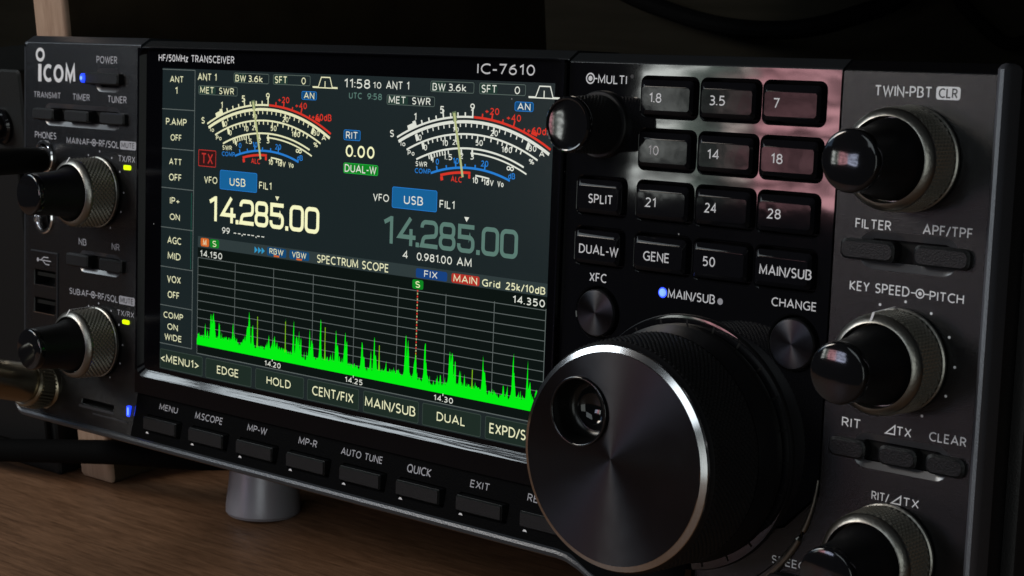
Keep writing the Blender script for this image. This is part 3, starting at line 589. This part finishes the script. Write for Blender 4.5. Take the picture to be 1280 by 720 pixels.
# ================================================================== THE SCREEN
PX = 152.4/800
def sx(u): return -99.0 + u*PX
def sz(v): return 51.5 - v*PX
def SP(pts): return [(sx(a), sz(c)) for a, c in pts]
mb = MB(); flat(mb, [(sx(0), sz(480)), (sx(800), sz(480)), (sx(800), sz(0)), (sx(0), sz(0))], LCD, -0.05)
disp = mb.build('display', radio, smooth=0)
Y1, Y2, Y3 = -0.09, -0.13, -0.17
def T(mb, s, u0, v0, u1, v1, m=CREAM, y=Y2, bold=0.012): text(mb, s, sx(u0), sx(u1), sz(v1), sz(v0), m, lambda x, z: y, 0.0, bold)
def rect(mb, u0, v0, u1, v1, m, y=Y1, r=3): flat(mb, rrect((sx(u0)+sx(u1))/2, (sz(v0)+sz(v1))/2, (u1-u0)*PX, (v1-v0)*PX, r*PX), m, y)
def frame(mb, u0, v0, u1, v1, m, y=Y2, wd=1.2, r=3):
    a = rrect((sx(u0)+sx(u1))/2, (sz(v0)+sz(v1))/2, (u1-u0)*PX, (v1-v0)*PX, r*PX); c = rrect((sx(u0)+sx(u1))/2, (sz(v0)+sz(v1))/2, (u1-u0-2*wd)*PX, (v1-v0-2*wd)*PX, max(r-wd, .5)*PX); ringflat(mb, a, c, m, y)
def ln(mb, pts, wd, m, y=Y1, closed=False): stroke(mb, SP(pts), wd*PX, m, y, closed)

# left column
mb = MB()
for v_ in (2, 64, 126, 188, 251, 314, 376, 438): ln(mb, [(0, v_), (80, v_)], 1.3, LINE)
ln(mb, [(80, 2), (80, 438)], 1.5, LINE)
for s, a in (('ANT', (19, 12, 52, 22)), ('1', (32, 29, 38, 40)), ('P.AMP', (10, 78, 61, 89)), ('OFF', (22, 103, 49, 113)), ('ATT', (19, 141, 50, 151)), ('OFF', (19, 165, 50, 176)), ('IP+', (22, 202, 46, 213)), ('ON', (22, 228, 47, 238)), ('AGC', (17, 265, 51, 276)), ('MID', (18, 290, 50, 301)), ('VOX', (17, 327, 51, 338)), ('OFF', (19, 352, 48, 363)), ('COMP', (9, 386, 58, 396)), ('ON', (19, 404, 45, 414)), ('WIDE', (12, 421, 55, 431))): T(mb, s, *a)
ln(mb, [(75, 192), (75, 312)], 1.2, em_('pixel_level', (0.01, 0.09, 0.06))); mb.build('menu_column', disp, smooth=0)

# status rows, both receivers
mb = MB()
for d, c in ((0, CREAM), (409.5, WHITE)):
    T(mb, 'ANT 1', 87+d, 6, 132+d, 17, c)
    frame(mb, 172+d, 3, 252+d, 18, FRM, Y2, 1.0); rect(mb, 173+d, 4, 200+d, 17, BARG); T(mb, 'BW', 176+d, 6, 200+d, 16, c); T(mb, '3.6k', 205+d, 6, 238+d, 16, c)
    frame(mb, 261+d, 3, 342+d, 18, FRM, Y2, 1.0); rect(mb, 262+d, 4, 293+d, 17, BARG); T(mb, 'SFT', 265+d, 5.5, 292+d, 16, c); T(mb, '0', 323+d, 6, 332+d, 16, c)
    ln(mb, [(347+d, 18.5), (359+d, 18.5), (365+d, 4.5), (383+d, 4.5), (388+d, 18.5), (399+d, 18.5)], 1.6, c, Y2); ln(mb, [(347+d, 19.5), (399+d, 19.5)], 1.5, c, Y1); ln(mb, [(373+d, 10), (373+d, 19)], 1.6, c, Y2)
    frame(mb, 89+d, 24.5, 181+d, 38.5, FRM, Y2, 1.0); rect(mb, 90+d, 25.5, 130+d, 37.5, BARG); T(mb, 'MET', 93+d, 26.5, 126+d, 36.5, c); T(mb, 'SWR', 138+d, 26.5, 173+d, 36.5, c)
    rect(mb, 324+d, 25.5, 356+d, 38, TAGB); frame(mb, 324+d, 25.5, 356+d, 38, PBLUE, Y2, 0.8); T(mb, 'AN', 329+d, 27, 351+d, 36.5, c, Y3)
T(mb, '11:58', 413, 5, 465, 18, WHITE); T(mb, '10', 471, 8, 487, 17, WHITE); T(mb, 'UTC', 423, 24, 449, 33, DIM, bold=0.03); T(mb, '9:58', 460, 24, 489, 33, DIM, bold=0.03)
rect(mb, 414, 77, 448, 92, TAGB); frame(mb, 414, 77, 448, 92, PBLUE, Y2, .8); T(mb, 'RIT', 419, 79.5, 443, 90, WHITE, Y3)
T(mb, '0.00', 419, 98.5, 477, 115.5, BRIGHT, bold=0.035)
rect(mb, 415, 124, 485, 139, GRN); frame(mb, 415, 124, 485, 139, em_('pixel_green_edge', (0.02, 0.42, 0.05)), Y2, .9); T(mb, 'DUAL-W', 418, 126, 482, 137, WHITE, Y3)
frame(mb, 91, 123, 133, 149, REDT, Y2, 1.2, 2); rect(mb, 92, 124, 132, 148, em_('pixel_red_dark', (0.03, 0.008, 0.008))); T(mb, 'TX', 98, 128, 126, 145, REDT, Y3)
for d, c in ((0, CREAM), (371.0, WHITE)):
    T(mb, 'VFO', 105.5+d, 163.5, 137+d, 174, c); rect(mb, 143+d, 151.5, 229+d, 181, BTN); frame(mb, 143+d, 151.5, 229+d, 181, PBLUE, Y2, .8); T(mb, 'USB', 166.5+d, 162, 203+d, 174, c, Y3); T(mb, 'FIL1', 234+d, 163.5, 262+d, 174.5, c)
T(mb, '99', 150, 239, 168, 249, WHITE)
for u in (177, 187, 199, 209, 218, 231, 241): ln(mb, [(u, 246), (u+6, 246)], 1.4, WHITE)
for u in (196, 228): rect(mb, u, 247, u+2, 249, WHITE, Y2, .4)
T(mb, '4', 538, 239, 548, 250, WHITE); T(mb, '0.981.00', 565, 239, 631, 250, WHITE); T(mb, 'AM', 640, 238.5, 667, 250, WHITE)
mb.build('status_area', disp, smooth=0)

# meters: concentric arcs with scales
def meter(d, c):
    mb = MB(); CU, CV = 247.0 + d, 340.0
    def pol(r, u): return (u + d, CV - math.sqrt(max(r*r - (u + d - CU)**2, 0)))
    def arc(r, u0, u1, wd, m, y=Y1, k=40):
        wd *= 0.85; ln(mb, [pol(r, u0 + (u1-u0)*i/k) for i in range(k+1)], wd, m, y)
    def tick(r, u, l, wd, m, y=Y1):
        a = pol(r, u); dx, dy = a[0]-CU, a[1]-CV; q = math.hypot(dx, dy); ln(mb, [(CU + dx/q*(r-0.5), CV + dy/q*(r-0.5)), (CU + dx/q*(r+l), CV + dy/q*(r+l))], wd, m, y)
    arc(291, 111, 252, 3.2, c); arc(291, 253, 387, 3.6, RED); arc(284.5, 114, 385, 5.0, c)
    arc(268, 130, 366, 3.0, c); arc(249, 149, 343, 3.0, c); arc(243, 249, 348, 2.6, c); arc(223, 177, 320, 3.6, PBLUE); arc(216.5, 195, 250, 4.0, RED); arc(214, 259, 284, 2.6, c)
    for k in range(9): tick(292, 145 + k*13.2, 11 if k in (4, 8) else (8 if k == 0 else 5), 6 if k == 0 else 2.4, c)
    ln(mb, [pol(295, 131), pol(295, 147)], 6, c, Y1)
    for u, l in ((268, 5), (285, 8), (304, 4), (323, 8), (341, 4)): tick(292, u, l, 2.4, RED)
    ln(mb, [pol(296, 354), pol(297, 364)], 5, RED, Y1)
    for k in range(21): tick(282.5, 148 + k*10.1, -9 if k in (7, 14, 20) else -5, 3 if k in (7, 14, 20) else 1.8, c)
    tick(282, 147, -10, 5, c); tick(282, 351, -10, 5, c)
    for u in (170, 178, 187, 194, 201, 211, 221, 231, 241, 251, 261, 273, 285, 297, 305, 313, 322, 330, 338): tick(267, u, -9 if u in (201, 221, 261, 313) else -5, 2.0, c)
    tick(267, 160, -9, 5, c)
    for u in (172, 177, 182, 187, 192, 197, 202, 208): tick(248, u, -6, 2.0, c)
    tick(248, 176, -9, 3, c); tick(248, 232, -8, 2.5, c); tick(248, 252, -9, 3, c)
    for u, l in ((189, 6), (206, 4), (223, 8), (240, 4), (258, 4), (275, 8)): tick(224, u, l, 2.4, PBLUE)
    tick(215, 197, -6, 5, RED); tick(215, 248, -6, 4, RED)
    for u in (260, 272, 283): tick(213, u, -5, 2.2, c)
    for s, u, v_, wd, h, m in (('1', 145, 53, 5, 10, c), ('5', 195, 41.5, 8, 10, c), ('9', 250, 36, 8, 10, c), ('+20', 285, 40, 25, 9, RED), ('+40', 323, 47, 25, 9, RED), ('+60dB', 367, 62, 42, 10, RED), ('S', 101, 78, 8, 10, c),
            ('0', 155, 81, 6, 8, c), ('10', 221, 67, 11, 7, c), ('20', 290, 68.5, 13, 8, c), ('30', 357, 85, 13, 8, c), ('A', 373, 91, 9, 8, c), ('Io', 123, 91, 9, 7, c), ('Po', 139, 103, 13, 7, c), ('%', 356, 102, 9, 7, c),
            ('0', 166, 94, 6, 8, c), ('10', 202, 86, 11, 8, c), ('20', 222, 84, 12, 7, c), ('50', 264, 82.5, 13, 8, c), ('100', 313, 89, 18, 8, c),
            ('1', 180, 110, 3.5, 8, c), ('1.5', 208, 104.5, 16, 8, c), ('2', 233, 101.5, 6, 8, c), ('3', 252, 101.5, 7, 8, c),
            ('SWR', 159, 117, 22, 7, c), ('COMP', 162, 126.5, 30, 7, PBLUE), ('0', 189, 112, 6, 8, PBLUE), ('10', 223, 109, 11, 8, PBLUE), ('20', 275, 109.5, 13, 8, PBLUE), ('dB', 323, 123, 12, 8, PBLUE),
            ('ALC', 225, 133.5, 20, 8, RED), ('10', 259, 133, 10, 8, c), ('16V', 283, 134, 18, 8, c), ('Vo', 304, 134.5, 11, 8, c)):
        T(mb, s, u - wd/2 + d, v_ - h/2, u + wd/2 + d, v_ + h/2, m, Y2, 0.03)
    ringflat(mb, SP([(317+d + 3.4*math.cos(t/12*math.pi), 113 + 3*math.sin(t/12*math.pi)) for t in range(24)]), SP([(317+d + 1.8*math.cos(t/12*math.pi), 113 + 1.5*math.sin(t/12*math.pi)) for t in range(24)]), c, Y2)
    ringflat(mb, SP([(323+d + 3.4*math.cos(t/12*math.pi), 113.5 + 3*math.sin(t/12*math.pi)) for t in range(24)]), SP([(323+d + 1.8*math.cos(t/12*math.pi), 113.5 + 1.5*math.sin(t/12*math.pi)) for t in range(24)]), c, Y2)
    ln(mb, [(217+d, 43), (220+d, 56)], 7.5, NEEDD, Y3); ln(mb, [(217.5+d, 45), (236.5+d, 130)], 3.8, NEED, Y3 - .02)
    mb.build('signal_meter', disp, smooth=0)
meter(0, CREAM); meter(409.5, WHITE)

# frequency readouts, drawn with strokes
def digit(mb, ch, u, v0, wd, h, t, m, y):
    u1 = u + wd; r = 7; v1 = v0 + h; q = t/2
    def cor(cu, cv, a0, a1, rr=r): return [(cu + rr*math.cos(R(a0 + (a1-a0)*i/6)), cv - rr*math.sin(R(a0 + (a1-a0)*i/6))) for i in range(7)]
    L, Rr, Tp, Bt, Md = u+q, u1-q, v0+q, v1-q, v0 + h*0.5
    def s(p, closed=False): ln(mb, p, t, m, y, closed)
    if ch == '0': s(cor(L+r, Tp+r, 180, 90) + cor(Rr-r, Tp+r, 90, 0) + cor(Rr-r, Bt-r, 0, -90) + cor(L+r, Bt-r, 270, 180), True)
    elif ch == '8':
        k = 6; s(cor(L+k+1, Tp+k, 180, 90, k) + cor(Rr-k-1, Tp+k, 90, 0, k) + cor(Rr-k-1, Md-k, 0, -90, k) + cor(L+k+1, Md-k, 270, 180, k), True)
        k = 7; s(cor(L+k, Md+k, 180, 90, k) + cor(Rr-k, Md+k, 90, 0, k) + cor(Rr-k, Bt-k, 0, -90, k) + cor(L+k, Bt-k, 270, 180, k), True)
    elif ch == '2': s([(L, v0+11)] + cor(L+r, Tp+r, 180, 90) + cor(Rr-r, Tp+r, 90, 0) + cor(Rr-r, Md-r+3, 0, -60) + cor(L+r+2, Md+r+4, 110, 180) + [(L, Bt), (u1, Bt)])
    elif ch == '5': s([(u1-1, Tp), (L+1, Tp), (L+1, Md-2), (Rr-r, Md-2)] + cor(Rr-r, Md-2+r, 90, 0) + cor(Rr-r, Bt-r, 0, -90) + cor(L+r, Bt-r, 270, 180) + [(L, Bt-r-2)])
    elif ch == '4': s([(u1-9, v0), (u+2, v1-12), (u1+1, v1-12)]); s([(u1-8, v0+15), (u1-8, v1)])
    elif ch == '1': s([(u1-14, v0), (u1-14, v1)]) if False else (s([(u1-q, v0), (u1-q, v1)]), s([(u1-q-1, v0+3), (u+2, v0+9)]))
def readout(d, m, c):
    mb = MB()
    for ch, u, wd in (('1', 118, 19), ('4', 148, 32), ('2', 190, 33), ('8', 225, 31), ('5', 259, 31.5), ('0', 303, 31), ('0', 336, 31)):
        digit(mb, ch, u+d, 193, wd, 38.5, 6.0, m, Y2)
    for u in (181.5, 294): rect(mb, u+d, 225.5, u+d+6.5, 232, m, Y2, .6)
    flat(mb, SP([(275+d, 189.5), (279.5+d, 183), (270.5+d, 183)]), c, Y2)
    mb.build('frequency_readout', disp, smooth=0)
readout(0, BRIGHT, CREAM); readout(380.5, DIM, WHITE)

# spectrum scope
mb = MB()
rect(mb, 92, 258, 800, 275, BAR, -0.075, .5)
for s, u0, u1, m in (('M', 100, 120, ORNG), ('S', 122.5, 144, GRN)): rect(mb, u0-1, 260, u1-1, 273, m); T(mb, s, u0+5, 262, u1-7, 271.5, CREAM, Y2)
for k in range(3): flat(mb, SP([(226+k*8, 262), (226+k*8, 272), (233+k*8, 267)]), CYAN, Y1)
for s, u0 in (('RBW', 254), ('VBW', 304)): rect(mb, u0, 260, u0+43, 273, TAGB); T(mb, s, u0+6, 261.5, u0+37, 270, CREAM, Y2); rect(mb, u0+16, 271, u0+28, 273.5, ORNG, Y3, .5)
T(mb, 'SPECTRUM SCOPE', 364, 261, 511, 273, CREAM)
rect(mb, 564, 261, 623, 274, em_('pixel_fix_blue', (0.008, 0.05, 0.20))); T(mb, 'FIX', 580, 262.5, 605, 272, WHITE, Y2); rect(mb, 631, 261, 682, 274, REDB); T(mb, 'MAIN', 635, 262.5, 678, 272.5, CREAM, Y2)
T(mb, 'Grid', 687, 263, 719, 273, CREAM, bold=0.03); T(mb, '25k/10dB', 729, 263, 797, 273, CREAM, bold=0.03); T(mb, '14.150', 98, 279.5, 151, 289.5, WHITE, bold=0.03); T(mb, '14.350', 742, 279.5, 797, 289.5, WHITE, bold=0.03)
rect(mb, 92, 275.5, 800, 443, BLK, -0.07, .5)
for k in range(11): ln(mb, [(93, 291.5+13.55*k), (799, 293+13.45*k)], 1.1, LINE)
for u in (93, 182, 270, 357, 444, 531, 622, 710, 799): ln(mb, [(u, 291), (u, 428)], 1.2, LINE)
ln(mb, [(93, 443), (799, 443)], 1.4, LINE); ln(mb, [(93, 428), (93, 443)], 1.2, LINE); ln(mb, [(799, 428), (799, 443)], 1.2, LINE)
for s, u in (('14.20', 271.5), ('14.25', 446.5), ('14.30', 623)): T(mb, s, u-18, 432.5, u+18, 440.5, WHITE, Y2, .03); ln(mb, [(u-1, 427), (u-1, 432)], 1.5, WHITE, Y2)
rect(mb, 558, 277, 579, 290, GRN, Y2); T(mb, 'S', 564, 279, 573, 288, BRIGHT, Y3)
rng = random.Random(4)
for k in range(34): ln(mb, [(568.5, 291 + k*4), (568.5, 293.6 + k*4)], 2.0, RED if k % 2 == 0 else NEED, Y2)
# trace
peaks = [(97, 18, 3), (113, 30, 1.5), (119, 28, 1.5), (127, 56, 2.2), (133, 50, 4), (147, 38, 2), (179, 42, 1.4), (184, 18, 5), (205, 20, 6), (217, 63, 2.4), (214, 38, 5), (225, 42, 2), (236, 60, 0.7), (246, 16, 5), (262, 34, 1.6), (270, 26, 3), (275, 36, 2.0), (279, 22, 2), (299, 60, 0.7), (317, 56, 1.6), (324, 40, 3), (329, 42, 2), (333, 40, 1.5), (352, 46, 1.2), (357, 36, 3), (375, 70, 1.6), (385, 62, 0.7), (408, 52, 1.6), (411, 36, 3), (427, 56, 2.0), (430, 46, 2), (462, 48, 2.2), (465, 30, 3), (480, 34, 1.5), (487, 62, 1.4), (489, 40, 3), (497, 50, 0.8), (511, 26, 1.5), (549, 70, 1.8), (553, 56, 3), (568, 48, 2.4), (586, 72, 1.5), (588, 40, 3), (633, 68, 1.6), (637, 56, 3), (643, 46, 2), (652, 32, 2), (661, 28, 1.5), (675, 40, 0.8), (683, 22, 2), (694, 56, 1.6), (697, 40, 3), (716, 14, 4), (731, 26, 1.5), (737, 20, 2), (747, 62, 1.5), (749, 36, 3), (772, 60, 1.3), (776, 36, 3), (788, 26, 3)]
N = 710; hs = []
for i in range(N):
    u = 93 + i*706/(N-1); h = 10 + 2.5*math.sin(u*0.05) + rng.random()*8
    for p, a, wd in peaks:
        if abs(u-p) < wd*4: a *= 1.0; h = max(h, 1.18*a*math.exp(-((u-p)/(wd*1.15))**2*0.8)*(0.72 + 0.28*rng.random()), a*0.55*math.exp(-abs(u-p)/(wd*2.4)))
    if rng.random() < 0.16: h += rng.random()*11
    hs.append((u, h))
v = []; f = []
for i, (u, h) in enumerate(hs): v += [(sx(u), Y2-0.005, sz(429)), (sx(u), Y2-0.005, sz(428-h))]
mb.add(v, [(2*i, 2*i+2, 2*i+3, 2*i+1) for i in range(N-1)], SPEC)
for p, a in ((236, 60), (299, 60), (385, 62), (497, 50), (675, 40)): ln(mb, [(p, 414), (p, 428-a)], 1.5, YEL, Y3)
mb.build('spectrum_graph', disp, smooth=0)

# soft keys
def softkey(u0, u1, s, t0, t1):
    mb = MB(); rect(mb, u0, 447, u1, 478.5, KFILL, Y1, 3); frame(mb, u0, 447, u1, 478.5, KEDGE, Y2, 1.1, 3); T(mb, s, t0, 455.5, t1, 469.5 if '/' in s else 468, CREAM, Y3); mb.build('soft_key', disp, smooth=0)
for a in ((1, 107.5, '<MENU1>', 4, 98), (115, 224, 'EDGE', 143, 194), (233, 341.5, 'HOLD', 259, 313), (349, 458, 'CENT/FIX', 360, 447), (467, 577, 'MAIN/SUB', 471, 571), (584, 693.5, 'DUAL', 612, 665), (701, 799, 'EXPD/SET', 709, 796)): softkey(*a)

# ================================================================== THINGS ROUND THE RADIO (panel frame -> world by their own empties)
def thing(name, label, cat, base=(0, 0, 0), tilted=False, group=None):
    o = bpy.data.objects.new(name, None); sc.collection.objects.link(o); o['_o'] = [float(c) for c in base]
    if tilted: o.location = p2w(*base); o.rotation_euler = (-TILT, 0, 0)
    else: o.location = [c*MM for c in base]
    o.empty_display_size = 0.02
    return tag(o, label, cat, group)
# headphone plug in its socket
t = thing('headphone_plug', 'black headphone plug pushed into the upper left front socket of the radio', 'plug', (-158.8, -1, 20.4), True)
mb = MB(); lathe(mb, -159.2, 20.6, [(4.1, 3), (4.1, -2.0), (3.6, -2.4)], CHROME, 40); mb.build('plug_collar', t)
mb = MB(); tube(mb, [(-159.0, -2.2, 20.5), (-158.6, -3, 20.4), (-158.2, -22, 19.9), (-157.6, -58, 18.5)], [3.9, 4.2, 4.3, 4.3], PLUGM, 32); mb.build('plug_sleeve', t)
# microphone connector
t = thing('microphone_connector', 'metal microphone connector screwed into the lower left corner of the radio front', 'connector', (-157.6, -2, -53.8), True)
ax = Vector((2.3, -20, 5.2)).normalized(); o0 = Vector((-157.6, -1.5, -53.8))
P = lambda d: tuple(o0 + ax*d)
mb = MB(); tube(mb, [P(0.4), P(1.2), P(7.5), P(8.2)], [7.2, 7.6, 7.6, 7.0], BRASS, 40)
for k in range(40):
    a = 2*math.pi*k/40; u_ = ax.cross(Vector((0, 0, 1))).normalized(); w_ = u_.cross(ax)
    q = u_*math.cos(a)*7.6 + w_*math.sin(a)*7.6
    tube(mb, [tuple(Vector(P(1.8)) + q), tuple(Vector(P(7.0)) + q)], 0.38, BRASS, 5)
mb.build('coupling_ring', t)
mb = MB(); tube(mb, [P(7.8), P(9), P(45), P(48)], [6.2, 6.4, 6.4, 5.0], BRASS, 40); mb.build('connector_body', t)
mb = MB(); tube(mb, [P(47), P(56), tuple(Vector(P(75)) + Vector((-4, 0, -4))), tuple(Vector(P(95)) + Vector((-22, 6, -28)))], [3, 2.8, 2.8, 2.8], CABLEM, 16); mb.build('lead', t)

# ---- desk, backdrop
def wood(name, a, c, scale, rough=0.45, axis=(1, 14, 14), bump=0.25, ring=4.0, spec=0.3):
    m = bpy.data.materials.new(name); m.use_nodes = True; nt = m.node_tree; bs = nt.nodes['Principled BSDF']; bs.inputs['Roughness'].default_value = rough; bs.inputs['Specular IOR Level'].default_value = spec
    tc = nt.nodes.new('ShaderNodeTexCoord'); mp = nt.nodes.new('ShaderNodeMapping'); mp.inputs['Scale'].default_value = axis
    n1 = nt.nodes.new('ShaderNodeTexNoise'); n1.inputs['Scale'].default_value = scale; n1.inputs['Detail'].default_value = 8; n1.inputs['Roughness'].default_value = 0.65; n1.inputs['Distortion'].default_value = 0.6
    n2 = nt.nodes.new('ShaderNodeTexNoise'); n2.inputs['Scale'].default_value = scale*ring; n2.inputs['Detail'].default_value = 4
    mx = nt.nodes.new('ShaderNodeMath'); mx.operation = 'MULTIPLY_ADD'; mx.inputs[1].default_value = 0.45
    r = nt.nodes.new('ShaderNodeValToRGB'); r.color_ramp.elements[0].position = 0.45; r.color_ramp.elements[1].position = 0.95; r.color_ramp.elements[0].color = (*a, 1); r.color_ramp.elements[1].color = (*c, 1)
    bp = nt.nodes.new('ShaderNodeBump'); bp.inputs['Strength'].default_value = bump; bp.inputs['Distance'].default_value = 0.0004
    L = nt.links.new
    L(tc.outputs['Object'], mp.inputs[0]); L(mp.outputs[0], n1.inputs['Vector']); L(mp.outputs[0], n2.inputs['Vector']); L(n2.outputs['Fac'], mx.inputs[0]); L(n1.outputs['Fac'], mx.inputs[2]); L(mx.outputs[0], r.inputs[0]); L(r.outputs[0], bs.inputs['Base Color']); L(mx.outputs[0], bp.inputs['Height']); L(bp.outputs[0], bs.inputs['Normal'])
    return m
DESKM = wood('walnut_desk', (0.085, 0.041, 0.020), (0.27, 0.145, 0.080), 13, 0.45, (3.5, 44, 14), 0.3, 3.0)
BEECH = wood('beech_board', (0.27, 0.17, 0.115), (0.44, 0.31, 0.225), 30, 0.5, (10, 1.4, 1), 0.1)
SHADED = wood('shade_dark_face', (0.030, 0.022, 0.013), (0.075, 0.055, 0.034), 9, 0.5, (10, 1.4, 1), 0.1)  # wood darkened to stand in for the shade on the upright's inner side
BACKM = wood('dark_back_board', (0.012, 0.011, 0.008), (0.018, 0.016, 0.012), 6, 0.8, spec=0.02)
dz = DESK*1000
mb = MB(); box(mb, -900, 700, -700, 420, dz-25, dz, DESKM); d = mb.build('desk', None, smooth=0); tag(d, 'brown wood-grain desk top under the radio', 'desk', kind='structure')
mb = MB(); box(mb, -900, 700, 412, 424, dz+0.3, 900, BACKM); d = mb.build('wall', None, smooth=0); tag(d, 'dark brown board wall behind the radio', 'wall', kind='structure')
# wooden shelf the radio stands in: upright at the left, unseen board added above to shade the inside
t = thing('wooden_shelf', 'pale wooden shelf whose upright stands on the desk just left of the radio', 'shelf', (-187.2, 170, dz))
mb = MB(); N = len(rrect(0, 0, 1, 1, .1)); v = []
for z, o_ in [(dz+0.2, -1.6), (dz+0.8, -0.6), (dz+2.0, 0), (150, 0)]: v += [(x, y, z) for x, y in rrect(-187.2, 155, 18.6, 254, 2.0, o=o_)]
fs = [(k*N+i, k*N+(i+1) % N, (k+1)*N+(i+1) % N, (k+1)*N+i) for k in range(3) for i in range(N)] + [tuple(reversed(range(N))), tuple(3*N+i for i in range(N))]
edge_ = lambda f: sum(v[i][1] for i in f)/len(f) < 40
mb.add(v, [f for f in fs if not edge_(f)], SHADED); mb.add(v, [f for f in fs if edge_(f)], BEECH)
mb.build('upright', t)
mb = MB(); box(mb, -196.5, 420, 28, 320, 150.2, 168, SHADED); mb.build('added_shade_board', t, smooth=0)
# equipment box at the far left
t = thing('equipment_box', 'dark grey equipment box at the left edge with a small front screw knob', 'equipment box', (-265, 90, dz))
mb = MB(); v = [];
loft(mb, [rrect(-262, (46+dz)/2, 118, 46-dz, 2), rrect(-262, (46+dz)/2, 118, 46-dz, 2), rrect(-262, (46+dz)/2, 116.4, 46-dz-1.6, 1.4)], [200, 25, 24.2], BOXM, True, True); mb.build('housing', t)
mb = MB(); loft(mb, [rrect(-262, -40, 112, 104, 1.5), rrect(-262, -40, 112, 104, 1.5), rrect(-262, -40, 111, 103, 1.2)], [24.3, 22.3, 21.8], WELL); mb.build('front_cover', t)
mb = MB(); lathe(mb, -216.5, 26.0, [(6.5, 24.4), (6.5, 23), (5.8, 22.2), (4.6, 22.2), (4.2, 18.0), (3.4, 17.2), (0.02, 16.9)], CAP, 40); mb.build('screw_knob', t)
# cable passing in front of the upright under the radio
mb = MB(); tube(mb, [(-420, 6, -97), (-300, 12, -97), (-258, 13.5, -96.5), (-224, 14, -93), (-190, 14.6, -87.5), (-152, 15.2, -81.5), (-112, 18, -77), (-80, 40, -77), (-40, 110, -85), (40, 200, -97.5), (160, 260, -97.7)], 4.2, CABLEM, 16); d = mb.build('cable', None); tag(d, 'thick black cable sagging across the wooden upright and under the radio', 'cable')
# loose black leads hanging on the wall
def lead(pts, r, lab):
    mb = MB(); P_ = [Vector(p) for p in pts]; out = []
    for i in range(len(P_)-1):
        p0, p1, p2, p3 = P_[max(i-1, 0)], P_[i], P_[i+1], P_[min(i+2, len(P_)-1)]
        for k in range(10):
            t = k/10; out.append(0.5*((2*p1) + (p2-p0)*t + (2*p0-5*p1+4*p2-p3)*t*t + (3*p1-p0-3*p2+p3)*t**3))
    out.append(P_[-1]); tube(mb, [tuple(q) for q in out], r, CABLEM, 12); o = mb.build('wall_cable', None); tag(o, lab, 'cable', 'black leads against the wall')
lead([(-290, 398, 120), (-238, 395, 60), (-183, 392, 38), (-132, 391, 31), (-89, 392, 37), (-52, 395, 56), (-20, 398, 120)], 4.5, 'thick black lead drooping in a wide shallow loop on the dark wall')
lead([(-60, 404, 120), (-44, 402, 56), (-23, 401, 31), (-9, 401, 26), (4, 401, 40), (14, 402, 120)], 3.0, 'thin black lead in a tight loop on the wall, top right corner')
for o in list(sc.objects):
    if '_o' in o.keys(): del o['_o']
